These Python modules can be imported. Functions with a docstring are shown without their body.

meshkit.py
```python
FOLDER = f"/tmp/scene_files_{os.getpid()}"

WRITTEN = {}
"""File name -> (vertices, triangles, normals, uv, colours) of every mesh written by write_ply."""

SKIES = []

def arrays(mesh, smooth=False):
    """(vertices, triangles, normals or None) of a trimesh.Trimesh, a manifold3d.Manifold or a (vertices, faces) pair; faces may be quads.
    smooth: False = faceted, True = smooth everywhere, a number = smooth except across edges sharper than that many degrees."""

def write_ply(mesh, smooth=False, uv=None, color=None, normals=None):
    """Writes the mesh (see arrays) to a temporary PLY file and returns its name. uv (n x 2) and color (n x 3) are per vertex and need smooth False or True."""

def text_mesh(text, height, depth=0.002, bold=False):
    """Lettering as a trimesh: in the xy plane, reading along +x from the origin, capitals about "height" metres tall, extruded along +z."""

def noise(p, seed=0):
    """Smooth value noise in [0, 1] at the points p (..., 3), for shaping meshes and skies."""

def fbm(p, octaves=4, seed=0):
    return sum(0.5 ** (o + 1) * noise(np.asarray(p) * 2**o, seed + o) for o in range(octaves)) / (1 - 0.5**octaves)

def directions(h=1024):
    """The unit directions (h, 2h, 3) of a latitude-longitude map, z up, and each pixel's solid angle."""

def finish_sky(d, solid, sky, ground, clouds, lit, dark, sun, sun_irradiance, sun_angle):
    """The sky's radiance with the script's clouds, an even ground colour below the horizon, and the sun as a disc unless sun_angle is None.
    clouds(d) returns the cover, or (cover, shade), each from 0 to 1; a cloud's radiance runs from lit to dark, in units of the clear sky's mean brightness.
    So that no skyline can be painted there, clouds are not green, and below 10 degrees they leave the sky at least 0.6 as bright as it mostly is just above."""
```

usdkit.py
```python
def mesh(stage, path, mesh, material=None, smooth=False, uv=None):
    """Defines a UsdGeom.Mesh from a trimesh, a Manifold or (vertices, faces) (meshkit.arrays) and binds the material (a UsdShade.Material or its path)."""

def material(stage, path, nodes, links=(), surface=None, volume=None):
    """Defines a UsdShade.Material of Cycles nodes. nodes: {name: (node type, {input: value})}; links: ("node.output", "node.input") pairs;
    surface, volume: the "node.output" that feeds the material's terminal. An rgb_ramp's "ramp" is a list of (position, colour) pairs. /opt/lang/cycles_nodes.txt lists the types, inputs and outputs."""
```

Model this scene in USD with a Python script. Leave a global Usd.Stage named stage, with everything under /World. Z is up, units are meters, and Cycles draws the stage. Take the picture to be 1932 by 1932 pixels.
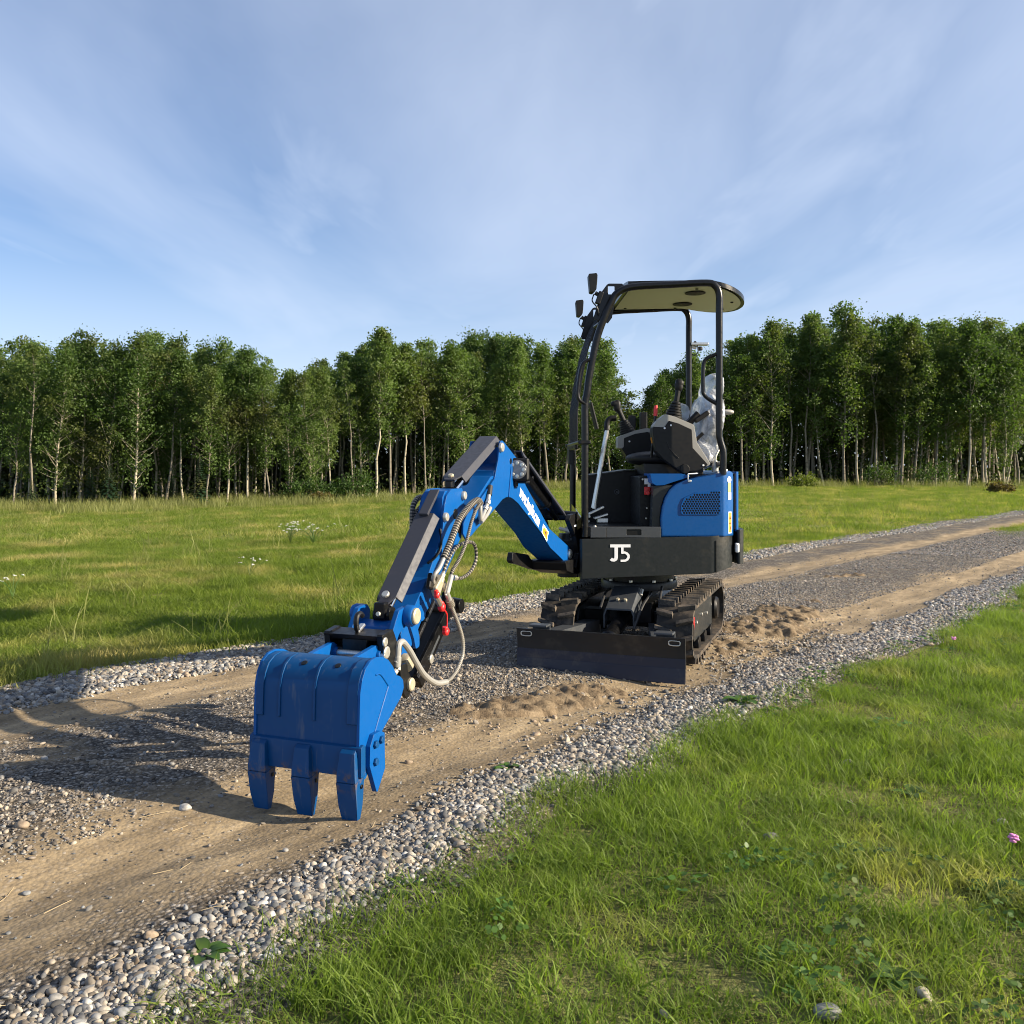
import math, random
import numpy as np
import trimesh, shapely
from shapely.geometry import Polygon, Point, box as sbox
from shapely import affinity
from pxr import Usd, UsdGeom, UsdLux, UsdShade, Gf, Sdf, Vt
import usdkit, meshkit

stage = Usd.Stage.CreateInMemory()
UsdGeom.SetStageUpAxis(stage, 'Z')
W = UsdGeom.Xform.Define(stage, '/World')
UsdGeom.Scope.Define(stage, '/World/Looks')
rng = np.random.default_rng(11)

# ------------------------------------------------------------------ camera
CAM_Z = 1.1
cam = UsdGeom.Camera.Define(stage, '/World/camera')
cam.AddTranslateOp().Set(Gf.Vec3d(0, 0, CAM_Z))
cam.AddRotateXOp().Set(90.0)
cam.CreateHorizontalApertureAttr(36.0)
cam.CreateVerticalApertureAttr(36.0)
cam.CreateFocalLengthAttr(36.0 * 1740 / 1932)
cam.CreateVerticalApertureOffsetAttr(-36.0 * 84 / 1932)
cam.CreateFStopAttr(0.0)
cam.CreateExposureAttr(EXPOSURE := 1.42)

# ------------------------------------------------------------------ sky and sun
SUN_EL = math.radians(22.5)
SUN_AZ = math.radians(102.0)          # atan2(x, y): the sun stands to the right, a little behind the camera
SUN = np.array([math.sin(SUN_AZ) * math.cos(SUN_EL), math.cos(SUN_AZ) * math.cos(SUN_EL), math.sin(SUN_EL)])
sky_mat = usdkit.material(stage, '/World/Looks/sky_air', {
    'tc': ('texture_coordinate', {}),
    'sky': ('sky_texture', dict(sky_type='single_scattering', sun_disc=False, sun_elevation=SUN_EL, sun_rotation=SUN_AZ, altitude=800.0, air_density=1.0, aerosol_density=0.8, ozone_density=1.5)),
    'sep': ('separate_xyz', {}),
    'zz': ('math', dict(math_type='maximum', value2=0.0)),
    'zp': ('math', dict(math_type='add', value2=0.07)),
    'px': ('math', dict(math_type='divide')), 'py': ('math', dict(math_type='divide')),
    'pl': ('combine_xyz', dict(z=0.0)),
    'm1': ('mapping', dict(mapping_type='point', rotation=(0, 0, 0.10), scale=(1.05, 0.42, 1.0), location=(5.3, 2.9, 0))),
    'n1': ('noise_texture', dict(scale=0.9, detail=7.0, roughness=0.50, distortion=0.4)),
    'm2': ('mapping', dict(mapping_type='point', rotation=(0, 0, -0.22), scale=(2.0, 0.55, 1.0), location=(7.3, 0.4, 0))),
    'n2': ('noise_texture', dict(scale=1.6, detail=8.0, roughness=0.52, distortion=0.5)),
    'r1': ('map_range', dict(from_min=0.33, from_max=0.82, to_min=0.0, to_max=1.0, clamp=True)),
    'r2': ('map_range', dict(from_min=0.44, from_max=0.82, to_min=0.0, to_max=0.62, clamp=True)),
    'mx': ('math', dict(math_type='maximum')),
    'east': ('map_range', dict(from_min=-0.6, from_max=0.8, to_min=0.10, to_max=0.78, clamp=True)),
    'cv': ('math', dict(math_type='add', use_clamp=True)),
    'cs': ('math', dict(math_type='multiply', value2=0.57, use_clamp=True)),
    'hz': ('map_range', dict(range_type='smoothstep', from_min=0.0, from_max=0.30, to_min=0.80, to_max=0.0, clamp=True)), 'ch': ('math', dict(math_type='maximum')),
    'tint': ('mix', dict(mix_type='multiply', fac=1.0, color2=(0.77, 0.95, 1.18))),
    'mix': ('mix', dict(mix_type='mix', color2=(6.0, 6.8, 8.3))),
    'bg': ('background_shader', dict(strength=0.051)),
}, [('tc.generated', 'sep.vector'), ('sep.z', 'zz.value1'), ('zz.value', 'zp.value1'), ('sep.x', 'px.value1'), ('zp.value', 'px.value2'), ('sep.y', 'py.value1'), ('zp.value', 'py.value2'),
    ('px.value', 'pl.x'), ('py.value', 'pl.y'), ('pl.vector', 'm1.vector'), ('pl.vector', 'm2.vector'), ('m1.vector', 'n1.vector'), ('m2.vector', 'n2.vector'),
    ('n1.fac', 'r1.value'), ('n2.fac', 'r2.value'), ('r1.result', 'mx.value1'), ('r2.result', 'mx.value2'), ('sep.x', 'east.value'), ('mx.value', 'cv.value1'), ('east.result', 'cv.value2'),
    ('cv.value', 'cs.value1'), ('sep.z', 'hz.value'), ('hz.result', 'ch.value1'), ('cs.value', 'ch.value2'), ('ch.value', 'mix.fac'), ('sky.color', 'tint.color1'), ('tint.color', 'mix.color1'), ('mix.color', 'bg.color')], surface='bg.background')
dome = UsdLux.DomeLight.Define(stage, '/World/sky')
UsdShade.MaterialBindingAPI.Apply(dome.GetPrim()).Bind(sky_mat)
sun = UsdLux.DistantLight.Define(stage, '/World/sun')
sun.CreateNormalizeAttr(True); sun.CreateIntensityAttr(1.25); sun.CreateAngleAttr(0.55); sun.CreateColorAttr(Gf.Vec3f(1.0, 0.86, 0.66))
_x = np.cross([0, 0, 1.0], SUN); _x /= np.linalg.norm(_x); _y = np.cross(SUN, _x)
sun.AddTransformOp().Set(Gf.Matrix4d(*[float(c) for r in ((*_x, 0), (*_y, 0), (*SUN, 0), (0, 0, 20, 1)) for c in r]))
dome.GetPrim().SetCustomDataByKey('kind', 'structure')

# ------------------------------------------------------------------ helpers
used = {}
def numbered(parent, name):
    key = (parent, name); k = used.get(key, 0); used[key] = k + 1
    return f'{parent}/{name}' if k == 0 else f'{parent}/{name}_{k:03d}'
def tag(prim, label=None, cat=None, group=None, kind=None):
    p = prim.GetPrim() if hasattr(prim, 'GetPrim') else prim
    for k, v in (('label', label), ('category', cat), ('group', group), ('kind', kind)):
        if v: p.SetCustomDataByKey(k, v)
    return p
def obj(name, mesh, mat, parent='/World', smooth=35):
    p = parent if isinstance(parent, str) else str(parent.GetPath())
    if isinstance(mesh, list): mesh = join(mesh)
    return usdkit.mesh(stage, numbered(p, name), mesh, mat, smooth=smooth)
def thing(name, loc, label=None, cat=None, group=None, rz=0.0, scale=None):
    x = UsdGeom.Xform.Define(stage, numbered('/World', name))
    x.AddTranslateOp().Set(Gf.Vec3d(*map(float, loc)))
    if rz: x.AddRotateZOp().Set(float(rz))
    if scale is not None: x.AddScaleOp().Set(Gf.Vec3f(*map(float, scale)))
    tag(x, label, cat, group)
    return x
def join(ms):
    return trimesh.util.concatenate([m for m in ms if m is not None])
def mat(name, nodes, links=(), surface='p.BSDF'):
    return usdkit.material(stage, '/World/Looks/' + name, nodes, links, surface=surface)
def smoothstep(a, b, x):
    t = np.clip((np.asarray(x, float) - a) / (b - a), 0, 1); return t * t * (3 - 2 * t)
def tube(pts, r, sides=10, cap=True):
    p = np.asarray(pts, float); n = len(p)
    d = np.gradient(p, axis=0); d /= np.linalg.norm(d, axis=1, keepdims=True) + 1e-12
    u = np.cross(d[0], [0, 0, 1.0] if abs(d[0][2]) < .9 else [1.0, 0, 0]); u /= np.linalg.norm(u)
    U = [u]
    for i in range(1, n):
        u = U[-1] - d[i] * (U[-1] @ d[i]); U.append(u / (np.linalg.norm(u) + 1e-12))
    U = np.array(U); V = np.cross(d, U); a = np.arange(sides) * 2 * math.pi / sides
    rr = np.broadcast_to(np.asarray(r, float), (n,))
    v = (p[:, None] + rr[:, None, None] * (np.cos(a)[None, :, None] * U[:, None] + np.sin(a)[None, :, None] * V[:, None])).reshape(-1, 3)
    i, j = np.meshgrid(np.arange(n - 1), np.arange(sides), indexing='ij'); k = (j + 1) % sides
    q = np.stack([i * sides + j, i * sides + k, (i + 1) * sides + k, (i + 1) * sides + j], -1).reshape(-1, 4)
    f = [np.vstack([q[:, [0, 1, 2]], q[:, [0, 2, 3]]])]
    if cap:
        for e, base in ((0, 0), (n - 1, (n - 1) * sides)):
            t = [[base, base + m + 1, base + m] if e == 0 else [base, base + m, base + m + 1] for m in range(1, sides - 1)]
            f.append(np.array(t))
    return trimesh.Trimesh(v, np.vstack(f), process=False)
def curve(pts, n=8):
    """Catmull-Rom through the points."""
    P = np.asarray(pts, float); P = np.vstack([2 * P[0] - P[1], P, 2 * P[-1] - P[-2]]); out = []
    for i in range(1, len(P) - 2):
        for t in np.linspace(0, 1, n, endpoint=False):
            a, b, c, d = P[i - 1:i + 3]
            out.append(.5 * (2 * b + (c - a) * t + (2 * a - 5 * b + 4 * c - d) * t * t + (3 * b - a - 3 * c + d) * t ** 3))
    out.append(P[-2]); return np.array(out)
def noise1(x, y, s, seed=0, oct=3):
    p = np.stack([np.asarray(x) * s, np.asarray(y) * s, np.zeros_like(np.asarray(x, float))], -1)
    return meshkit.fbm(p, oct, seed)
def grid_mesh(X, Y, Z):
    h, w = X.shape; v = np.stack([X, Y, Z], -1).reshape(-1, 3)
    i, j = np.meshgrid(np.arange(h - 1), np.arange(w - 1), indexing='ij'); a = i * w + j
    q = np.stack([a, a + 1, a + w + 1, a + w], -1).reshape(-1, 4)
    return trimesh.Trimesh(v, np.vstack([q[:, [0, 1, 2]], q[:, [0, 2, 3]]]), process=False)
def instancer(name, protos, pos, idx, yaw, scale, label=None, cat=None, tilt=None, parent='/World'):
    """PointInstancer for what nobody could count. protos: [(mesh, material), ...]; scale (n,) or (n,3)."""
    pi = UsdGeom.PointInstancer.Define(stage, numbered(parent, name)); path = str(pi.GetPath()); targets = []
    for k, (m, mt) in enumerate(protos):
        usdkit.mesh(stage, f'{path}/kinds/{name}_kind_{k:03d}', m, mt, smooth=True); targets.append(Sdf.Path(f'{path}/kinds/{name}_kind_{k:03d}'))
    pi.CreatePrototypesRel().SetTargets(targets)
    n = len(pos); sc = np.asarray(scale, np.float32); sc = np.repeat(sc[:, None], 3, 1) if sc.ndim == 1 else sc
    h = np.asarray(yaw) / 2; q = np.zeros((n, 4)); q[:, 0] = np.cos(h); q[:, 3] = np.sin(h)
    if tilt is not None:                                   # tilt: (n,3) a small rotation vector, applied after the yaw
        th = np.linalg.norm(tilt, axis=1) + 1e-9; ax = tilt / th[:, None]
        t0, tv = np.cos(th / 2), ax * np.sin(th / 2)[:, None]
        w = t0 * q[:, 0] - tv[:, 2] * q[:, 3]
        x = tv[:, 0] * q[:, 0] + tv[:, 1] * q[:, 3]; y = tv[:, 1] * q[:, 0] - tv[:, 0] * q[:, 3]; z = t0 * q[:, 3] + tv[:, 2] * q[:, 0]
        q = np.stack([w, x, y, z], 1)
    pi.CreateProtoIndicesAttr(Vt.IntArray.FromNumpy(np.asarray(idx, np.int32)))
    pi.CreatePositionsAttr(Vt.Vec3fArray.FromNumpy(np.asarray(pos, np.float32)))
    pi.CreateScalesAttr(Vt.Vec3fArray.FromNumpy(sc))
    pi.CreateOrientationsAttr(Vt.QuathArray.FromNumpy(np.ascontiguousarray(q[:, [1, 2, 3, 0]].astype(np.float16))))
    tag(pi, label, cat, kind='stuff')
    return pi

# ------------------------------------------------------------------ terrain functions
RU, RV = np.array([0.65, 0.76]), np.array([0.76, -0.65])          # along the road (away), across it (towards the near grass)
def road_v(x, y): return x * RV[0] + y * RV[1]
def road_u(x, y): return x * RU[0] + y * RU[1]
_A = (np.array([-300, 0, 300, 600, 750, 900, 1060, 1200, 1450, 1932, 2300]) - 966) / 1740
_ZT = np.array([-.62, -.62, -.57, -.46, -.35, -.14, .03, .074, .076, .076, .076])
_DT = np.array([39., 40, 41, 43, 45, 47, 49, 51, 54, 54, 54])
def tree_line(a): return np.interp(a, _A, _DT)
def ground_z(x, y):
    x = np.asarray(x, float); y = np.asarray(y, float)
    a = x / np.maximum(y, 1.0); v = road_v(x, y); w = np.maximum(-5.0 - v, 0)
    z = np.interp(a, _A, _ZT) * smoothstep(0, 30, w)
    z = z + (noise1(x, y, 0.35, 3) - .5) * .16 * smoothstep(0.3, 4, w) + (noise1(x, y, 1.1, 5) - .5) * .05 * smoothstep(0.1, 1, w)
    n = np.maximum(v + 1.85, 0)                                       # near-side grass: gently uneven
    z = z + (noise1(x, y, 1.3, 7) - .5) * .06 * smoothstep(0, .6, n)
    return z
def edge_near(u): return -1.74 - .06 * smoothstep(.6, 1.5, u) - .13 * smoothstep(1.5, 2.5, u) + (.10 + .16 * smoothstep(1.5, 4, u)) * (noise1(u, 0 * u, 1.7, 21, 4) - .5)      # grass edge on the camera's side
def edge_far(u): return -4.77 - .58 * smoothstep(3.5, 10, u) + .1 * smoothstep(12, 24, u) + .26 * (noise1(u, 0 * u, .9, 22, 3) - .5)
# ------------------------------------------------------------------ ground and road
def axis(breaks):
    out = []
    for a, b, st in breaks: out.append(np.arange(a, b, st))
    return np.concatenate(out + [[breaks[-1][1]]])
gy = axis([(-12, 1, .5), (1, 12, .12), (12, 30, .4), (30, 70, 1.0), (70, 150, 8), (150, 900, 75)])
gx = axis([(-700, -120, 60), (-120, -40, 6), (-40, -12, .9), (-12, 12, .14), (12, 45, .9), (45, 120, 6), (120, 700, 60)])
X, Y = np.meshgrid(gx, gy)
Zg = ground_z(X, Y); V = road_v(X, Y)
Zg = Zg - .06 * (smoothstep(-5.2, -4.9, V) * (1 - smoothstep(-2.1, -1.85, V))) - .004
M_soil = mat('field_soil', {
    'g': ('geometry', {}), 'n': ('noise_texture', dict(scale=1.7, detail=5.0, roughness=.6)), 'n2': ('noise_texture', dict(scale=34.0, detail=4.0, roughness=.7)),
    'r': ('rgb_ramp', dict(ramp=[(.3, (.125, .165, .036)), (.5, (.170, .210, .052)), (.7, (.235, .235, .095))])),
    'r2': ('rgb_ramp', dict(ramp=[(.3, (.35, .3, .25)), (.7, (1.25, 1.2, 1.1))])), 'm': ('mix', dict(mix_type='multiply', fac=.9)),
    'b': ('bump', dict(strength=.8, distance=.03)), 'dv': ('vector_math', dict(math_type='dot_product', vector2=(.76, -.65, 0))), 'nr': ('map_range', dict(range_type='smoothstep', from_min=-4.4, from_max=-2.2, to_min=0, to_max=1, clamp=True)), 'br': ('rgb_ramp', dict(ramp=[(.30, (.075, .085, .034)), (.5, (.145, .158, .062)), (.72, (.22, .21, .10))])), 'mb': ('mix', dict(mix_type='mix')),
    'p': ('principled_bsdf', dict(roughness=.95, specular_ior_level=.1))},
    [('g.position', 'dv.vector1'), ('dv.value', 'nr.value'), ('nr.result', 'mb.fac'), ('n.fac', 'br.fac'), ('r.color', 'mb.color1'), ('br.color', 'mb.color2'), ('g.position', 'n.vector'), ('g.position', 'n2.vector'), ('n.fac', 'r.fac'), ('n2.fac', 'r2.fac'), ('mb.color', 'm.color1'), ('r2.color', 'm.color2'), ('m.color', 'p.base_color'), ('n2.fac', 'b.height'), ('b.normal', 'p.normal')])
tag(obj('ground', grid_mesh(X, Y, Zg), M_soil, smooth=True), kind='structure')

ru = np.concatenate([np.arange(-7, 10, .03), np.arange(10, 22, .08), np.arange(22, 60, .4), [60, 70, 90]])
rv = np.arange(-5.6, -1.5, .03)
RVg, RUg = np.meshgrid(rv, ru)
Xr = RVg * RV[0] + RUg * RU[0]; Yr = RVg * RV[1] + RUg * RU[1]
MC = np.array([.77, 5.74])                                      # the excavator's swing centre
def rut(v, c, w): return np.exp(-((v - c) / w) ** 2)
def churn(x, y):
    """How far tracks and blade have torn up the gravel round the excavator (0..1)."""
    dx, dy = x - MC[0], y - MC[1]
    f = -dx * .35 - dy * .937; l = dx * .937 - dy * .35            # ahead of the machine, towards image right
    a = smoothstep(.7, 1.1, f) * (1 - smoothstep(1.9, 2.5, f)) * np.exp(-((l + .05) / .62) ** 4)
    b = np.exp(-((f + .80) / 1.05) ** 4) * np.exp(-((l - .80) / .36) ** 4)
    return np.clip(.42 * a + b, 0, 1) * (.35 + .9 * noise1(x, y, 1.6, 33, 2))
def road_z(x, y):
    v, u = road_v(x, y), road_u(x, y); wv = .12 * (noise1(u, 0 * u, .5, 41, 2) - .5)
    z = .012 - .030 * rut(v + wv, -2.47, .24) - .026 * rut(v + wv, -4.15, .22) + .012 * rut(v, -3.3, .4)
    z = z + .020 * (noise1(x, y, 1.5, 51, 2) - .5) + .010 * (noise1(x, y, 7, 52, 3) - .5)
    z = z + .014 * (meshkit.fbm(np.stack([u * 1.2, v * 9, 0 * u], -1), 3, 58) - .5) * (rut(v + wv, -2.47, .3) + rut(v + wv, -4.15, .3))
    c = churn(x, y)
    z = z + c * (.060 * (noise1(x, y, 3.4, 55, 3) - .45) + .050 * (noise1(x, y, 13, 56, 3) - .45))
    e = np.maximum(v - edge_near(u), edge_far(u) - v)
    return z - .10 * smoothstep(.08, .45, e)
Zr = road_z(Xr, Yr)
M_road = mat('gravel_track', {
    'g': ('geometry', {}), 'dv': ('vector_math', dict(math_type='dot_product', vector2=(.76, -.65, 0))),
    'wob': ('noise_texture', dict(scale=.8, detail=4.0, roughness=.65)), 'wm': ('math', dict(math_type='multiply_add', value2=.75, value3=-.375)), 'va': ('math', dict(math_type='add')),
    # ruts of bare tan dirt: two bands across the road
    'd1': ('math', dict(math_type='add', value2=2.50)), 'a1': ('math', dict(math_type='absolute')), 'k1': ('map_range', dict(range_type='smoothstep', from_min=.25, from_max=.44, to_min=1.0, to_max=0.0, clamp=True)),
    'd2': ('math', dict(math_type='add', value2=4.13)), 'a2': ('math', dict(math_type='absolute')), 'k2': ('map_range', dict(range_type='smoothstep', from_min=.18, from_max=.42, to_min=1.0, to_max=0.0, clamp=True)),
    'k': ('math', dict(math_type='maximum')),
    'pt': ('noise_texture', dict(scale=2.4, detail=5.0, roughness=.7)), 'pk': ('map_range', dict(from_min=.50, from_max=.64, to_min=0, to_max=.75, clamp=True)), 'kk': ('math', dict(math_type='maximum')),
    'fine': ('noise_texture', dict(scale=60.0, detail=5.0, roughness=.7)), 'mid': ('noise_texture', dict(scale=1.0, detail=7.0, roughness=.62)), 'du': ('vector_math', dict(math_type='dot_product', vector2=(1.5, 1.75, 0))), 'dw': ('vector_math', dict(math_type='dot_product', vector2=(6.8, -5.8, 0))), 'ruv': ('combine_xyz', dict(z=0.0)),
    'dr': ('rgb_ramp', dict(ramp=[(.28, (.160, .121, .072)), (.5, (.236, .182, .112)), (.72, (.312, .248, .158))])),
    'vo': ('voronoi_texture', dict(scale=75.0, randomness=1.0)), 'vo2': ('voronoi_texture', dict(scale=38.0, randomness=1.0)),
    'hs': ('separate_color', dict(color_type='rgb')), 'gr': ('rgb_ramp', dict(ramp=[(0, (.070, .061, .053)), (.35, (.125, .112, .097)), (.6, (.185, .170, .152)), (.8, (.24, .208, .17)), (1, (.40, .38, .355))])),
    'ed': ('map_range', dict(from_min=.25, from_max=.62, to_min=1.0, to_max=.35, clamp=True)), 'gm': ('mix', dict(mix_type='multiply', fac=1.0)),
    'sp': ('map_range', dict(from_min=.45, from_max=.6, to_min=0, to_max=.45, clamp=True)), 'gd': ('mix', dict(mix_type='mix')),
    'mixc': ('mix', dict(mix_type='mix')), 'mv': ('rgb_ramp', dict(ramp=[(.3, (.72, .72, .74)), (.7, (1.2, 1.17, 1.12))])), 'mm': ('mix', dict(mix_type='multiply', fac=.8)),
    'h1': ('math', dict(math_type='multiply', value2=-.8)), 'h2': ('math', dict(math_type='add')), 'ki': ('map_range', dict(from_min=0, from_max=1, to_min=1.0, to_max=.22, clamp=True)), 'h3': ('math', dict(math_type='multiply')), 'b': ('bump', dict(strength=.75, distance=.012)),
    'p': ('principled_bsdf', dict(roughness=.92, specular_ior_level=.18))},
    [('g.position', 'dv.vector1'), ('g.position', 'wob.vector'), ('wob.fac', 'wm.value1'), ('dv.value', 'va.value1'), ('wm.value', 'va.value2'),
     ('va.value', 'd1.value1'), ('d1.value', 'a1.value1'), ('a1.value', 'k1.value'), ('va.value', 'd2.value1'), ('d2.value', 'a2.value1'), ('a2.value', 'k2.value'), ('k1.result', 'k.value1'), ('k2.result', 'k.value2'),
     ('g.position', 'pt.vector'), ('pt.fac', 'pk.value'), ('k.value', 'kk.value1'), ('pk.result', 'kk.value2'),
     ('g.position', 'fine.vector'), ('g.position', 'du.vector1'), ('g.position', 'dw.vector1'), ('du.value', 'ruv.x'), ('dw.value', 'ruv.y'), ('ruv.vector', 'mid.vector'), ('mid.fac', 'dr.fac'), ('g.position', 'vo.vector'), ('g.position', 'vo2.vector'), ('vo.color', 'hs.color'), ('hs.r', 'gr.fac'),
     ('vo.distance', 'ed.value'), ('gr.color', 'gm.color1'), ('ed.result', 'gm.color2'), ('fine.fac', 'sp.value'), ('sp.result', 'gd.fac'), ('dr.color', 'gd.color1'), ('gm.color', 'gd.color2'),
     ('kk.value', 'mixc.fac'), ('gm.color', 'mixc.color1'), ('gd.color', 'mixc.color2'), ('mid.fac', 'mv.fac'), ('mixc.color', 'mm.color1'), ('mv.color', 'mm.color2'), ('mm.color', 'p.base_color'),
     ('vo.distance', 'h1.value1'), ('h1.value', 'h2.value1'), ('fine.fac', 'h2.value2'), ('kk.value', 'ki.value'), ('h2.value', 'h3.value1'), ('ki.result', 'h3.value2'), ('h3.value', 'b.height'), ('b.normal', 'p.normal')])
tag(obj('gravel_road', grid_mesh(Xr, Yr, Zr), M_road, smooth=True), kind='structure')
def surf_z(x, y):
    u, v = road_u(x, y), road_v(x, y)
    on = (v < edge_near(u) + .1) & (v > edge_far(u) - .1)
    return np.where(on, np.maximum(road_z(x, y), ground_z(x, y) - .06), ground_z(x, y))

# ------------------------------------------------------------------ pebbles
def stone(seed, flat=.6, sub=2):
    m = trimesh.creation.icosphere(sub, 1.0); v = np.array(m.vertices)
    v *= (1 + .38 * (meshkit.noise(v * 1.1 + seed * 7.3, seed)[:, None] - .5)); v += .10 * (meshkit.noise(v * 2.6 + 5, seed + 50)[:, None] - .5) * v
    v *= np.array([1.0, .62 + .3 * ((seed * 37) % 10) / 10, flat]); m.vertices = v
    return m
def stone_mat(name, c):
    return mat(name, {'o': ('object_info', {}), 'g': ('geometry', {}), 'r': ('rgb_ramp', dict(ramp=[(0, tuple(k * .5 for k in c)), (.5, c), (1, tuple(min(.75, k * 1.5) for k in c))])),
        'n': ('noise_texture', dict(scale=130.0, detail=4.0, roughness=.6)), 'nr': ('rgb_ramp', dict(ramp=[(.3, (.7, .7, .7)), (.7, (1.15, 1.15, 1.15))])), 'm': ('mix', dict(mix_type='multiply', fac=1.0)),
        'p': ('principled_bsdf', dict(roughness=.72, specular_ior_level=.3))}, [('o.random', 'r.fac'), ('g.position', 'n.vector'), ('n.fac', 'nr.fac'), ('r.color', 'm.color1'), ('nr.color', 'm.color2'), ('m.color', 'p.base_color')])
SC = [(0.211, 0.207, 0.198), (0.136, 0.141, 0.145), (0.255, 0.229, 0.189), (0.202, 0.158, 0.114), (0.092, 0.092, 0.095), (0.317, 0.308, 0.290), (0.167, 0.167, 0.163), (0.220, 0.194, 0.163)]
stone_kinds = [(stone(k, [.5, .62, .7, .55, .6, .66, .45, .75][k], 2), stone_mat(f'pebble_{["pale", "slate", "cream", "tan", "dark", "white", "grey", "buff"][k]}', SC[k])) for k in range(8)]
stone_cheap = [(stone(k + 20, [.5, .62, .7, .55, .6, .66, .45, .75][k], 1), m) for k, (_, m) in enumerate(stone_kinds)]
dusty_kinds = [(stone(k + 30, [.5, .62, .7, .55][k], 1), stone_mat(f'dusty_gravel_{["tan", "brown", "buff", "grey"][k]}', [(.185, .158, .126), (.135, .116, .097), (.235, .205, .166), (.135, .130, .124)][k])) for k in range(4)]
def in_view(x, y, pad=.12): return (y > 1.2) & (np.abs(x) < (.555 + pad) * y + .25)
def strew(n, u0, u1, vf0, vf1, seed, power=1.0):
    r = np.random.default_rng(seed); u = u0 + (u1 - u0) * r.random(n) ** power; v = vf0(u) + (vf1(u) - vf0(u)) * r.random(n)
    x, y = u * RU[0] + v * RV[0], u * RU[1] + v * RV[1]; k = in_view(x, y); return x[k], y[k], r
def pebbles(name, x, y, size, r, kinds, lift, label, keep=None):
    if keep is not None: x, y, size = x[keep], y[keep], size[keep]
    n = len(x); z = surf_z(x, y) + size * lift
    yaw = r.random(n) * 6.283; tl = r.normal(0, .35, (n, 3)) * [1, 1, 0]
    sc = size[:, None] * (1 + .25 * r.normal(0, 1, (n, 3)).clip(-1.5, 1.5))
    instancer(name, kinds, np.stack([x, y, z], 1), r.integers(0, len(kinds), n), yaw, sc, label, 'pebbles', tl)
en = lambda d: (lambda u: edge_near(u) + d); ef = lambda d: (lambda u: edge_far(u) + d)
def wob(x, y, seed): return noise1(x, y, 1.3, seed, 3)
# the near verge: a heap of rounded river pebbles between the rut and the grass
def verge_w(u): return (.145 + .085 * smoothstep(2.2, 4.5, u) + .10 * smoothstep(5, 9, u)) * (.75 + .5 * noise1(u, 0 * u, 2.1, 23, 3))
x, y, r = strew(110000, .0, 6, lambda u: edge_near(u) - verge_w(u) * 2.3, en(.16), 101, 1.0)
keep = r.random(len(x)) < np.clip(1.5 - 1.2 * np.abs(road_v(x, y) - edge_near(road_u(x, y)) + .1) / verge_w(road_u(x, y)), .06, 1)
pebbles('verge_pebbles', x, y, np.clip(r.lognormal(-5.26, .44, len(x)), .0022, .0150), r, stone_kinds + dusty_kinds, .25, 'rounded grey and cream pebbles along the near edge of the track', keep)
x, y, r = strew(60000, 6, 26, lambda u: edge_near(u) - verge_w(u) * 1.2, en(.18), 102, 1.5)
pebbles('verge_pebbles', x, y, np.clip(r.lognormal(-4.85, .36, len(x)), .004, .017), r, stone_cheap, .25, 'paler pebbles along the near edge of the track where it recedes right of the excavator')
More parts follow.
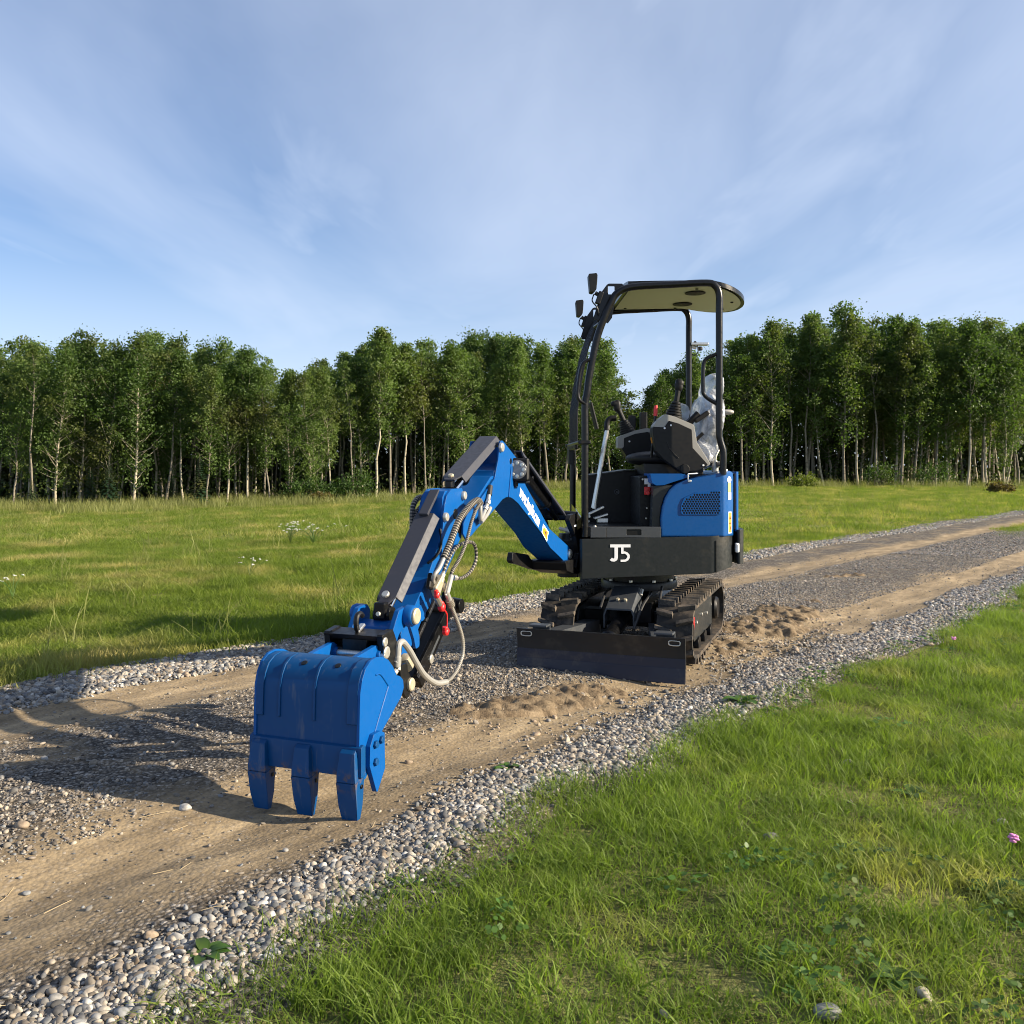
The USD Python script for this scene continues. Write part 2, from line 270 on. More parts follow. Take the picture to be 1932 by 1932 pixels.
# the far verge
x, y, r = strew(60000, .5, 9, ef(-.16), ef(.42), 103)
keep = r.random(len(x)) < np.clip(1.45 - 1.3 * np.abs(road_v(x, y) - edge_far(road_u(x, y)) - .08) / .36, .03, 1)
pebbles('far_verge_pebbles', x, y, np.clip(r.lognormal(-4.72, .36, len(x)), .004, .019), r, stone_cheap, .25, 'white and grey pebbles banked along the far edge of the track', keep)
x, y, r = strew(50000, 9, 34, ef(-.16), ef(.36), 104, 1.4)
pebbles('far_verge_pebbles', x, y, np.clip(r.lognormal(-4.4, .33, len(x)), .006, .025), r, stone_cheap, .25, 'pale pebbles along the far edge of the track receding behind the excavator')
# the crown between the ruts, and strays everywhere
x, y, r = strew(90000, -.5, 12, lambda u: -3.98 + 0 * u, lambda u: -2.72 + 0 * u, 105)
keep = (wob(x, y, 61) > .40) | (r.random(len(x)) < .25)
pebbles('crown_gravel', x, y, np.clip(r.lognormal(-5.5, .45, len(x)), .002, .015), r, dusty_kinds + dusty_kinds + stone_cheap[:2], .2, 'grey and tan gravel on the crown between the two ruts', keep)
x, y, r = strew(50000, 12, 34, lambda u: -3.98 + 0 * u, lambda u: -2.75 + 0 * u, 106, 1.4)
pebbles('crown_gravel', x, y, np.clip(r.lognormal(-4.9, .35, len(x)), .004, .016), r, dusty_kinds + stone_cheap[:5], .2, 'grey gravel on the crown far along the track')
x, y, r = strew(9000, -.5, 12, lambda u: -4.4 + 0 * u, lambda u: -2.0 + 0 * u, 107)
pebbles('stray_gravel', x, y, np.clip(r.lognormal(-5.6, .5, len(x)), .002, .013), r, dusty_kinds + dusty_kinds + stone_cheap[:2], .25, 'stray pebbles and grit lying in the dirt ruts')
# torn clods and grit by tracks and blade
r = np.random.default_rng(108); n = 17000; x = r.uniform(-.7, 2.9, n); y = r.uniform(3.0, 7.6, n)
keep = (r.random(n) < churn(x, y) * 1.1)
clod = [(stone(40 + k, .7, 1), mat(f'clod_{k}', {'g': ('geometry', {}), 'n': ('noise_texture', dict(scale=90.0, detail=3.0)), 'r': ('rgb_ramp', dict(ramp=[(.3, c0), (.7, c1)])), 'p': ('principled_bsdf', dict(roughness=.95))},
        [('g.position', 'n.vector'), ('n.fac', 'r.fac'), ('r.color', 'p.base_color')])) for k, (c0, c1) in enumerate([((.22, .165, .115), (.37, .29, .205)), ((.19, .145, .105), (.33, .255, .18)), ((.14, .125, .108), (.26, .232, .20))])]
pebbles('dirt_clods', x, y, np.clip(r.lognormal(-5.2, .5, n), .003, .019), r, clod, .1, 'tan dirt clods torn up round the excavator tracks and blade', keep)

# dry straw lying about on the dirt and the pebbles
x, y, r = strew(120, .0, 7, lambda u: -2.75 + 0 * u, en(.0), 109); S = []
for x_, y_ in zip(x, y):
    z_ = float(surf_z(np.array(x_), np.array(y_))) + .008; a = r.random() * 6.283; L = r.uniform(.02, .11); d = np.array([math.cos(a), math.sin(a), r.normal(0, .06)]) * L; S.append(tube(np.array([[x_, y_, z_], np.array([x_, y_, z_]) + d * .5 + r.normal(0, .004, 3), np.array([x_, y_, z_]) + d]), .0008, 4))
tag(obj('dry_straw', S, mat('straw', {'p': ('principled_bsdf', dict(base_color=(.34, .27, .16), roughness=.7))})), 'bits of dry straw scattered over the near rut and pebbles', 'straw', kind='stuff')

# soil torn up by the tracks: low ridged banks of crumbly dirt lying on the road
M_churn = mat('churned_soil', {'g': ('geometry', {}), 'n': ('noise_texture', dict(scale=16.0, detail=6.0, roughness=.7)), 'n2': ('noise_texture', dict(scale=80.0, detail=4.0, roughness=.7)), 'r': ('rgb_ramp', dict(ramp=[(.32, (.060, .044, .030)), (.48, (.150, .112, .072)), (.66, (.245, .190, .125))])),
    'b': ('bump', dict(strength=.8, distance=.012)), 'p': ('principled_bsdf', dict(roughness=.95, specular_ior_level=.1))}, [('g.position', 'n.vector'), ('g.position', 'n2.vector'), ('n.fac', 'r.fac'), ('r.color', 'p.base_color'), ('n2.fac', 'b.height'), ('b.normal', 'p.normal')])
def bank(cx, cy, ang, hl, hw, h, pitch, seed, label):
    d = np.array([math.cos(ang), math.sin(ang)]); q = np.array([-d[1], d[0]]); A, B = np.meshgrid(np.arange(-hl * 1.25, hl * 1.25, .018), np.arange(-hw * 1.4, hw * 1.4, .018), indexing='ij')
    x, y = cx + A * d[0] + B * q[0], cy + A * d[1] + B * q[1]; rad = (A / hl) ** 2 + (B / hw) ** 2 + 2.2 * (noise1(x, y, 3.2, seed, 4) - .5); m = 1 - smoothstep(.25, 1.1, rad)
    rel = .10 + .60 * noise1(x, y, 9, seed + 1, 4) ** 1.6 + .38 * np.clip(np.sin(A * 6.283 / pitch + 2.2 * (noise1(x, y, 3, seed + 2, 2) - .5) + 1.1 * np.sign(B) * B / hw), 0, 1) * noise1(x, y, 2, seed + 3, 2) + 1.5 * (noise1(x, y, 24, seed + 4, 3) - .5)
    tag(obj('churned_soil', grid_mesh(x, y, road_z(x, y) + m * h * rel - .016 * (1 - m)), M_churn, smooth=True), label, 'soil', kind='stuff')
bank(1.82, 6.50, math.radians(58), 1.05, .30, .042, .090, 401, 'bank of crumbly brown soil torn up beside and behind the right track')
bank(.16, 4.32, math.radians(33), .62, .17, .032, .085, 411, 'ridge of tan soil with tread prints in front of the blade, towards the bucket')
bank(3.35, 9.2, math.radians(20), .32, .12, .030, .12, 421, 'small mound of tan dirt on the crown of the track behind the excavator')
# ------------------------------------------------------------------ grass
def blade_clump(n, rad, h0, h1, w, lean, seed, seg=3, seedheads=0.0):
    r = np.random.default_rng(seed); vs, fs = [], []; o = 0
    for i in range(n):
        a, d = r.random() * 6.283, rad * math.sqrt(r.random()); b = np.array([math.cos(a) * d, math.sin(a) * d, -.01])
        h = r.uniform(h0, h1) * (1 if r.random() > .12 else 1.3); la = r.random() * 6.283; ln = lean * h * r.uniform(.2, 1.2); ww = w * r.uniform(.6, 1.25)
        fa = r.random() * 3.1416; side = np.array([math.cos(fa), math.sin(fa), 0]) * ww / 2; dirn = np.array([math.cos(la), math.sin(la), 0])
        head = r.random() < seedheads
        for k in range(seg + 1):
            t = k / seg; c = b + dirn * ln * t ** 1.9 + np.array([0, 0, h * (t - .22 * lean * t * t)]); wk = (1 - t ** 1.6 * .97) if not head else (.35 if k < seg - 1 else 1.4 * (1 - .8 * (k == seg)))
            vs += [c - side * wk, c + side * wk]
            if k: fs += [[o + 2 * k - 2, o + 2 * k - 1, o + 2 * k + 1], [o + 2 * k - 2, o + 2 * k + 1, o + 2 * k]]
        o += 2 * (seg + 1)
    return trimesh.Trimesh(np.array(vs), np.array(fs), process=False)
def leaf_mat(name, ramp, scale=.9, trans=.35, patch=None, spec=.25, rough=.55):
    """ramp: colours over each leaf's own random number; patch: (colour, from, to) blended in by a broad noise over the place."""
    n = {'g': ('geometry', {}), 'r': ('rgb_ramp', dict(ramp=ramp)), 'n': ('noise_texture', dict(scale=scale, detail=4.0, roughness=.6)),
         'pk': ('map_range', dict(from_min=(patch or (0, .5, .7))[1], from_max=(patch or (0, .5, .7))[2], to_min=0.0, to_max=.8, clamp=True)), 'mx': ('mix', dict(mix_type='mix', color2=(patch or ((.1, .1, .03), 0, 0))[0])),
         'n3': ('noise_texture', dict(scale=scale * 3.1, detail=3.0, roughness=.6)), 'r3': ('rgb_ramp', dict(ramp=[(.32, (.62, .66, .6)), (.68, (1.3, 1.25, 1.2))])), 'ml': ('mix', dict(mix_type='multiply', fac=.8)),
         'p': ('principled_bsdf', dict(roughness=rough, specular_ior_level=spec)), 't': ('translucent_bsdf', {}), 'tm': ('mix', dict(mix_type='multiply', fac=1.0, color2=(1.25, 1.35, .65))), 'x': ('mix_closure', dict(fac=trans))}
    return mat(name, n, [('g.random_per_island', 'r.fac'), ('g.position', 'n.vector'), ('g.position', 'n3.vector'), ('n.fac', 'pk.value'), ('r.color', 'mx.color1'), ('pk.result', 'mx.fac'), ('n3.fac', 'r3.fac'),
        ('mx.color', 'ml.color1'), ('r3.color', 'ml.color2'), ('ml.color', 'p.base_color'), ('ml.color', 'tm.color1'), ('tm.color', 't.color'), ('p.BSDF', 'x.closure1'), ('t.BSDF', 'x.closure2')], surface='x.closure')
G_near = leaf_mat('turf_blades', [(0, (0.139, 0.204, 0.035)), (.25, (0.244, 0.307, 0.052)), (.50, (0.383, 0.395, 0.078)), (.68, (0.505, 0.450, 0.131)), (.80, (0.580, 0.504, 0.260)), (1, (0.580, 0.580, 0.470))], 1.3, .50, ((.36, .34, .13), .54, .72))
G_field = leaf_mat('meadow_blades', [(0, (0.133, 0.183, 0.029)), (.35, (0.224, 0.274, 0.041)), (.65, (0.315, 0.338, 0.065)), (.86, (0.411, 0.376, 0.124)), (1, (0.569, 0.451, 0.274))], .7, .54, ((0.411, 0.344, 0.157), .50, .66))
G_tall = leaf_mat('tall_dry_blades', [(0, (0.187, 0.202, 0.072)), (.4, (0.297, 0.259, 0.131)), (.75, (0.440, 0.326, 0.232)), (1, (0.550, 0.394, 0.334))], .3, .35)
near_kinds = [(blade_clump(22, .060, .018, .066, .0030, 1.05, 200 + k), G_near) for k in range(5)] + [(blade_clump(9, .05, .03, .085, .0058, .9, 260 + k), G_near) for k in range(2)] + [(blade_clump(14, .05, .04, .115, .0030, .9, 210 + k), G_near) for k in range(3)]
mid_kinds = [(blade_clump(34, .10, .035, .10, .0048, .95, 220 + k, 2), G_near) for k in range(5)]
field_kinds = [(blade_clump(46, .17, .025, .075, .0062, 1.15, 230 + k, 2), G_field) for k in range(6)]
far_kinds = [(blade_clump(60, .34, .035, .10, .0115, 1.1, 240 + k, 2), G_field) for k in range(6)]
tall_kinds = [(blade_clump(30, .26, .25, .62, .010, .35, 250 + k, 3, .5), G_tall) for k in range(4)]
def lawn(name, n, region, kinds, seed, label, hs=1.0, dens=None, hvar=None):
    r = np.random.default_rng(seed); x = r.uniform(region[0], region[1], n); y = r.uniform(region[2], region[3], n); k = region[4](x, y)
    if dens is not None: k &= r.random(n) < dens(x, y)
    x, y = x[k], y[k]; m = len(x); z = ground_z(x, y); sc = r.uniform(.7, 1.25, m) * hs
    s3 = np.stack([r.uniform(.8, 1.2, m)] * 2 + [sc * (hvar(x, y) if hvar is not None else 1)], 1)
    instancer(name, kinds, np.stack([x, y, z], 1), r.integers(0, len(kinds), m), r.random(m) * 6.283, s3, label, 'grass', r.normal(0, .12, (m, 3)) * [1, 1, 0])
    return m
def near_side(x, y): return road_v(x, y) - edge_near(road_u(x, y)) - .05 * (noise1(x, y, 5, 77, 2) - .5)
def far_side(x, y): return edge_far(road_u(x, y)) - road_v(x, y)
thin = lambda x, y: np.clip((noise1(x, y, 2.6, 88, 3) - .22) * 3.6, .34, 1) * smoothstep(-.05, .12, near_side(x, y))
tuft = lambda x, y: .35 + 1.0 * noise1(x, y, 2.3, 89, 3)
n1 = lawn('verge_grass', 21000, (-1.6, 3.4, 1.3, 4.6, lambda x, y: in_view(x, y, .1) & (near_side(x, y) > -.05)), near_kinds, 301, 'short rough grass in the foreground beside the pebble verge', 1.0, thin, tuft)
n2 = lawn('verge_grass', 30000, (.2, 9.5, 4.4, 11, lambda x, y: in_view(x, y, .06) & (near_side(x, y) > 0) & (y >= 4.4)), mid_kinds, 302, 'rough green grass beyond the foreground at the right of the track', 1.0, lambda x, y: smoothstep(-.02, .3, near_side(x, y)) * np.clip((noise1(x, y, 1.2, 90, 3) - .28) * 4, .2, 1), tuft)
fh = lambda x, y: (.35 + 1.2 * noise1(x, y, .8, 91, 3)) * (1 + .5 * np.exp(-(far_side(x, y) / .7) ** 2))
n3 = lawn('meadow_grass', 38000, (-10, 7, 3.8, 15, lambda x, y: in_view(x, y, .08) & (far_side(x, y) > 0)), field_kinds, 303, 'green meadow grass just beyond the far edge of the track', 1.0, lambda x, y: smoothstep(-.02, .18, far_side(x, y)), fh)
n4 = lawn('meadow_grass', 36000, (-30, 36, 15, 52, lambda x, y: in_view(x, y, .05) & (far_side(x, y) > 0) & (y < tree_line(x / y) + 2)), far_kinds, 304, 'sunlit meadow running back to the foot of the forest', 1.0, None, lambda x, y: .35 + 1.25 * noise1(x, y, .5, 92, 3))
n5 = lawn('tall_grass', 15000, (-30, 34, 26, 56, lambda x, y: in_view(x, y, .05) & (far_side(x, y) > .5) & (y > tree_line(x / y) - 8.5) & (y < tree_line(x / y) + 1)), tall_kinds, 305, 'tall seeding grass, straw coloured, along the foot of the forest', .8, lambda x, y: np.clip((noise1(x, y, .25, 93, 3) - .28) * 3.0, .10, 1) * np.where(x > 4, .25, 1))
tuft_kinds = [(blade_clump(40, .13, .08, .24, .0060, .75, 270 + k, 3, .12), G_field) for k in range(3)] + [(blade_clump(16, .14, .16, .36, .0045, .5, 275 + k, 3, .5), G_tall) for k in range(2)]
lawn('meadow_tufts', 5200, (-26, 30, 4.5, 40, lambda x, y: in_view(x, y, .05) & (far_side(x, y) > .15) & (y < tree_line(x / y) - 1)), tuft_kinds, 307, 'scattered taller tufts and seeding stalks standing in the meadow', 1.0, lambda x, y: np.clip((noise1(x, y, .45, 96, 3) - .40) * 5, .05, 1) * np.clip(14 / y, .3, 1))
n6 = lawn('track_grass', 9000, (7.5, 16, 13.5, 26, lambda x, y: (np.abs(road_v(x, y) + 3.45) < .62 * smoothstep(15.6, 17.5, road_u(x, y)) * (.4 + noise1(x, y, 1.2, 94, 2)))), field_kinds, 306, 'strip of grass growing between the ruts far along the track', .8)
print('grass clumps', n1, n2, n3, n4, n5, n6)
# broad leaves in the turf: clover and plantain
def leaf_disc(c, nrm, r, seed):
    rr = np.random.default_rng(seed); nrm = nrm / np.linalg.norm(nrm); a = np.cross(nrm, [.3, .2, .9]); a /= np.linalg.norm(a); b = np.cross(nrm, a)
    ang = np.linspace(0, 6.283, 7)[:-1]; v = [c] + [c + r * (math.cos(t) * a + .8 * math.sin(t) * b) * (1 if i % 3 else .85) for i, t in enumerate(ang)]
    return np.array(v), np.array([[0, i + 1, (i + 1) % 6 + 1] for i in range(6)])
def leafy(n, rad, h, r0, seed):
    r = np.random.default_rng(seed); V, Fc, o = [], [], 0
    for i in range(n):
        a, d = r.random() * 6.283, rad * math.sqrt(r.random()); c = np.array([math.cos(a) * d, math.sin(a) * d, h * r.uniform(.3, 1)])
        for k in range(3):
            t = a + k * 2.094; cc = c + r0 * .95 * np.array([math.cos(t), math.sin(t), .1]); v, f = leaf_disc(cc, np.array([r.normal(0, .35), r.normal(0, .35), 1]), r0 * r.uniform(.75, 1.15), i)
            V.append(v); Fc.append(f + o); o += len(v)
    return trimesh.Trimesh(np.vstack(V), np.vstack(Fc), process=False)
G_clover = leaf_mat('clover_leaves', [(0, (.06, .13, .024)), (.5, (.10, .20, .034)), (.85, (.15, .26, .045)), (1, (.22, .28, .07))], 1.5, .35, None, .3, .5)
clov = [(leafy(9, .07, .05, .010, 400 + k), G_clover) for k in range(4)]
lawn('clover_patch', 1000, (-1.0, 6, 1.5, 8, lambda x, y: in_view(x, y, .05) & (near_side(x, y) > .03)), clov, 310, 'low clover growing in clumps through the foreground grass', 1.0, lambda x, y: np.clip((noise1(x, y, 1.4, 95, 3) - .50) * 6, .03, 1))
# small stones showing through the thin turf
r = np.random.default_rng(311); n = 2600; x = r.uniform(-.8, 5, n); y = r.uniform(1.5, 6.5, n); k = in_view(x, y) & (near_side(x, y) > 0) & ((r.random(n) < (1 - thin(x, y)) * .15))
pebbles('turf_pebbles', x, y, np.clip(r.lognormal(-4.7, .45, n), .004, .022), r, stone_kinds, .1, 'small stones showing through the thin foreground turf', k)
# ------------------------------------------------------------------ forest
M_leaf = [leaf_mat(f'aspen_leaves_{nm}', rp, .35, .46, None, .3, .5) for nm, rp in (
    ('deep', [(0, (0.058, 0.103, 0.023)), (.5, (0.094, 0.155, 0.035)), (1, (0.149, 0.218, 0.061))]),
    ('mid', [(0, (0.075, 0.125, 0.029)), (.5, (0.118, 0.181, 0.044)), (1, (0.178, 0.246, 0.071))]),
    ('light', [(0, (0.096, 0.151, 0.038)), (.5, (0.144, 0.207, 0.056)), (1, (0.207, 0.268, 0.089))]))]
def bark_mat(name, pale, dark):
    return mat(name, {'g': ('geometry', {}), 'm': ('mapping', dict(mapping_type='point', scale=(2.5, 2.5, 5.5))), 'n': ('noise_texture', dict(scale=1.6, detail=4.0, roughness=.7)), 'r': ('rgb_ramp', dict(ramp=[(.34, dark), (.46, pale), (.75, tuple(min(.6, c * 1.18) for c in pale))])),
        'p': ('principled_bsdf', dict(roughness=.85, specular_ior_level=.15))}, [('g.position', 'm.vector'), ('m.vector', 'n.vector'), ('n.fac', 'r.fac'), ('r.color', 'p.base_color')])
M_bark = [bark_mat('aspen_bark_pale', (.31, .275, .21), (.075, .063, .05)), bark_mat('aspen_bark_grey', (.17, .15, .12), (.05, .043, .035))]
def leaf_cards(C, size, r, droop=.3):
    n = len(C); d = r.normal(0, 1, (n, 3)); d[:, 2] = np.abs(d[:, 2]) * .8; d /= np.linalg.norm(d, axis=1, keepdims=True)
    a = np.cross(d, r.normal(0, 1, (n, 3))); a /= np.linalg.norm(a, axis=1, keepdims=True); b = np.cross(d, a); s = size * r.uniform(.6, 1.3, n)[:, None]
    v = np.stack([C - a * s * .6, C - b * s * .42 + d * s * .12, C + a * s * .6, C + b * s * .42 + d * s * .12], 1).reshape(-1, 3); i = np.arange(n)[:, None] * 4
    return trimesh.Trimesh(v, np.vstack([np.hstack([i, i + 1, i + 2]), np.hstack([i, i + 2, i + 3])]), process=False)
def aspen(seed, H, base, rad, ncl, per, leaf, lean=.055):
    """Trunk with rising limbs, and a feathery crown of leaf-sized faces gathered loosely round the limbs. base: where the crown begins (fraction of H)."""
    r = np.random.default_rng(seed); k = np.linspace(0, 1, 9); wx, wy = np.cumsum(r.normal(0, .006 * H, 9)), np.cumsum(r.normal(0, .006 * H, 9)); wx -= wx[0]; wy -= wy[0]
    ax = np.stack([wx + lean * H * k * r.uniform(-1, 1), wy + lean * H * k * r.uniform(-1, 1), k * H * .97 - .15], 1); r0 = .0068 * H * r.uniform(.8, 1.15)
    wood = [tube(ax, r0 * (1.12 - 1.0 * k), 7)]; cl = []; bias = r.random() * 6.283
    for i in range(ncl):
        f = ((i + r.random()) / ncl) ** .85; t = base + (1 - base) * f; p = np.array([np.interp(t, k, ax[:, j]) for j in range(3)])
        a = i * 2.4 + r.normal(0, .6); R = rad * (.10 + .90 * math.sin(math.pi * min(1, .30 + .66 * f)) ** 1.15) * r.uniform(.15, 1.15) * (1 + .25 * math.cos(a - bias)) * min(1, .45 + 2.2 * f); e = p + np.array([math.cos(a) * R, math.sin(a) * R, R * r.uniform(.5, 1.25)]); e[2] = min(e[2], H * 1.0)
        if R > .3: wood.append(tube(np.array([p, (p + e) / 2 + [0, 0, -.06 * R], e]), [r0 * .34 * (1.15 - t), r0 * .2 * (1.1 - t) + .004, .003], 4, False))
        cr = rad * r.uniform(.10, .24); q = r.normal(0, 1, (int(per * r.uniform(.5, 1.4) * (.5 + .5 * min(1, 3 * f + .15))), 3)).clip(-1.7, 1.7) * cr * np.array([1, 1, .95]); m = int(len(q) * .35)
        cl.append(e + q); cl.append(p + (e - p) * r.random((m, 1)) + r.normal(0, cr * 1.1, (m, 3)))
    c = np.vstack(cl); c[:, 2] = np.minimum(c[:, 2], H * 1.03)
    return join(wood), leaf_cards(c, leaf, r)
KINDS = []
for k in range(10):                                                  # tall narrow crowns, bare below
    KINDS.append(('aspen', aspen(500 + k, 10.0, [.20, .32, .14, .38, .24, .42, .12, .34, .28, .10][k], [1.25, 1.0, 1.4, 1.05, 1.3, .95, 1.45, 1.1, 1.2, 1.3][k], 84, 54, .118), k % 3, 0 if k % 3 != 1 else 1))
for k in range(3):                                                   # spindly ones with little crown
    KINDS.append(('thin', aspen(530 + k, 9.0, .50, .75, 30, 36, .105, .06), k, 1))
for k in range(3):                                                   # leafy low ones
    KINDS.append(('low', aspen(540 + k, 6.0, .10, 1.2, 60, 50, .105), (k + 1) % 3, 1))
for i, (_, (wood, leaves), lm, bm) in enumerate(KINDS):
    c = stage.CreateClassPrim(f'/World/_tree_kind_{i:02d}'); cp = str(c.GetPath())
    usdkit.mesh(stage, cp + '/trunk', wood, M_bark[bm], smooth=True); usdkit.mesh(stage, cp + '/crown', leaves, M_leaf[lm])
def plant_tree(i, x, y, h, label, group, name='aspen_tree', wide=1.0):
    H = {'aspen': 10.0, 'thin': 9.0, 'low': 6.0}[KINDS[i][0]]; s = h / H
    t = thing(name, (x, y, float(ground_z(x, y)) - .03), label, 'tree', group, rng.uniform(0, 360), (s * wide, s * wide, s))
    t.GetPrim().GetReferences().AddInternalReference(f'/World/_tree_kind_{i:02d}'); t.GetPrim().SetInstanceable(True)
_SP = np.array([(-60, 640), (0, 640), (30, 627), (120, 642), (210, 640), (290, 627), (350, 645), (400, 638), (480, 655), (540, 690), (590, 684), (625, 655), (680, 642), (720, 630), (760, 652), (800, 642), (870, 636), (930, 630), (990, 634), (1040, 640), (1090, 632),
    (1150, 655), (1180, 700), (1210, 760), (1235, 705), (1260, 690), (1310, 680), (1370, 645), (1420, 618), (1470, 606), (1530, 592), (1570, 586), (1620, 600), (1700, 590), (1760, 602), (1810, 597), (1860, 602), (1932, 603), (2000, 605)], float)
def sky_h(px, D, x, y): return (882 - np.interp(px, _SP[:, 0], _SP[:, 1])) / 1740 * D + CAM_Z - float(ground_z(x, y))
ORD = ['first', 'second', 'third', 'fourth', 'fifth', 'sixth', 'seventh', 'eighth', 'ninth', 'tenth', 'eleventh', 'twelfth', 'thirteenth', 'fourteenth', 'fifteenth', 'sixteenth', 'seventeenth', 'eighteenth', 'nineteenth', 'twentieth', 'twenty-first', 'twenty-second', 'twenty-third', 'twenty-fourth', 'twenty-fifth', 'twenty-sixth', 'twenty-seventh', 'twenty-eighth', 'twenty-ninth', 'thirtieth', 'thirty-first', 'thirty-second', 'thirty-third', 'thirty-fourth']
front_l = [25, 62, 108, 148, 205, 252, 312, 345, 392, 430, 468, 508, 545, 590, 632, 668, 702, 738, 770, 806, 842, 880, 918, 955, 995, 1035, 1068]
front_r = [1235, 1290, 1335, 1395, 1425, 1458, 1490, 1525, 1555, 1588, 1622, 1655, 1690, 1722, 1758, 1790, 1825, 1860, 1895, 1925]
rt = np.random.default_rng(71)
def row(pxs, depth, jit, hs, side, front, rowno=0):
    for j, px in enumerate(pxs):
        px = px + rt.normal(0, jit); a = (px - 966) / 1740; D = tree_line(a) + depth + rt.uniform(-.5, .9) * (1 if front else 1.6); x, y = a * D, D
        gap = 1165 < px < 1240
        h = sky_h(px, D, x, y) * (rt.uniform(.80, 1.03) if not front else rt.choice([rt.uniform(.74, .9), rt.uniform(.92, 1.0), rt.uniform(.98, 1.08)], p=[.22, .42, .36])) * hs
        i = int(rt.integers(0, 10)) if rt.random() < (.86 if front else .6) else int(rt.integers(10, 13))
        if i >= 10 and front: h *= .96
        look = ('bare-stemmed' if i >= 10 else 'full-crowned' if i in (2, 6, 9) else 'slim grey' if side == 'l' else 'slim dark')
        where = 'left of the excavator' if side == 'l' else 'right of the canopy'
        if front:
            lab = (f'pale-trunked aspen at the edge of the forest, {ORD[j]} along the front row from the left' if side == 'l' else f'tall dark aspen edging the right-hand forest, {ORD[j]} along its front row')
            plant_tree(i, x, y, h, lab, 'aspens in the front row of the forest', wide=1.12)
        else:
            plant_tree(i, x, y, h, (f'{look} aspen in the {ORD[rowno]} left row, behind {ORD[int(np.argmin(np.abs(np.array(front_l) - px)))]} front aspen' if side == 'l' else f'{look} aspen in the {ORD[rowno]} right row, behind {ORD[int(np.argmin(np.abs(np.array(front_r) - px)))]} front aspen'), 'aspens deep in the left-hand forest' if side == 'l' else 'aspens deep in the right-hand forest', wide=1.1)
row(front_l, 0, 3, 1.0, 'l', True); row(front_r, 0, 4, 1.0, 'r', True)
for rowno, (d, st, o) in enumerate(((2.0, 36, 12), (4.2, 38, 25), (6.6, 36, 5), (9.5, 38, 20), (13, 40, 10)), 1):
    row(np.arange(-40 + o, 1130, st), d, 9, 1.0, 'l', False, rowno); row(np.arange(1235 + o, 1990, st * .95), d, 9, 1.0, 'r', False, rowno)
for gi, (px, D, h) in enumerate(((1120, 52, 7.3), (1152, 50, 7.4), (1178, 54, 5.6), (1205, 58, 5.0), (1228, 57, 6.2), (1262, 60, 7.0), (1300, 58, 7.4))):
    a = (px - 966) / 1740; plant_tree(int(rt.integers(13, 16)) if h < 6 else int(rt.integers(0, 10)), a * D, D, h, f'leafy young aspen in the low forest gap behind the seat, {ORD[gi]} from the left', 'young aspens in the gap behind the seat', wide=1.25)
# far wood behind the rows and the dark undergrowth between the trunks read as one mass
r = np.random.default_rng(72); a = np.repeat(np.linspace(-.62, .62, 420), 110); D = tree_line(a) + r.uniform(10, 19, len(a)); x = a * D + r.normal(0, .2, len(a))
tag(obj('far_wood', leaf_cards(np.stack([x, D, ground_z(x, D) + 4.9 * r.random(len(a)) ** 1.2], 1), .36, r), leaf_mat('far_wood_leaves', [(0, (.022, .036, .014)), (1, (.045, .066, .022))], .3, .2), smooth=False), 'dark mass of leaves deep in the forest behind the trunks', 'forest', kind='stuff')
r = np.random.default_rng(73); a = np.repeat(np.linspace(-.62, .62, 500), 14); D = tree_line(a) + r.uniform(.2, 8, len(a)); x = a * D; lim = .5 + 1.2 * noise1(x, D, .5, 97, 2)
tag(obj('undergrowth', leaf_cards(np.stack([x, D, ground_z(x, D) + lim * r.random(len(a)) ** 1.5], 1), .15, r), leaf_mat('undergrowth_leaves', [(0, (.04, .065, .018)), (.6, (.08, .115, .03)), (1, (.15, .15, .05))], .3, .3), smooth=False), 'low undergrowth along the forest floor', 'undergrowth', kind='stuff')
# shrubs and young spruces at the forest edge
def shrub(seed, n, R, H, leaf):
    r = np.random.default_rng(seed); c = [];
    for k in range(int(n / 26)):
        a = r.random() * 6.283; d = R * math.sqrt(r.random()) * .8; e = np.array([math.cos(a) * d, math.sin(a) * d, H * (.25 + .7 * r.random()) * (1 - .4 * d / R)]); c.append(e + r.normal(0, .16 * R + .03, (26, 3)))
    c = np.vstack(c); c[:, 2] = np.abs(c[:, 2]); stems = [tube(np.array([[0, 0, -.05], [r.normal(0, .15) * R, r.normal(0, .15) * R, H * .4], [r.normal(0, .4) * R, r.normal(0, .4) * R, H * .8]]), [.02, .012, .005], 5) for _ in range(6)]
    return join(stems), leaf_cards(c, leaf, r)
M_twig = mat('twig_wood', {'p': ('principled_bsdf', dict(base_color=(.09, .07, .05), roughness=.9))})
SHR = {c: leaf_mat(f'shrub_{c}', rp, .6, .4) for c, rp in {'green': [(0, (.04, .08, .018)), (1, (.11, .17, .04))], 'yellow': [(0, (.10, .13, .02)), (1, (.26, .24, .04))], 'rusty': [(0, (.09, .07, .025)), (1, (.20, .12, .05))]}.items()}
def at(px, py, D=None):
    a = (px - 966) / 1740
    if D is None:
        D = 1.1 * 1740 / (py - 882)
        for _ in range(20): D = .5 * D + .5 * (1.1 - float(ground_z(a * D, D))) * 1740 / (py - 882)
    return a * D, D
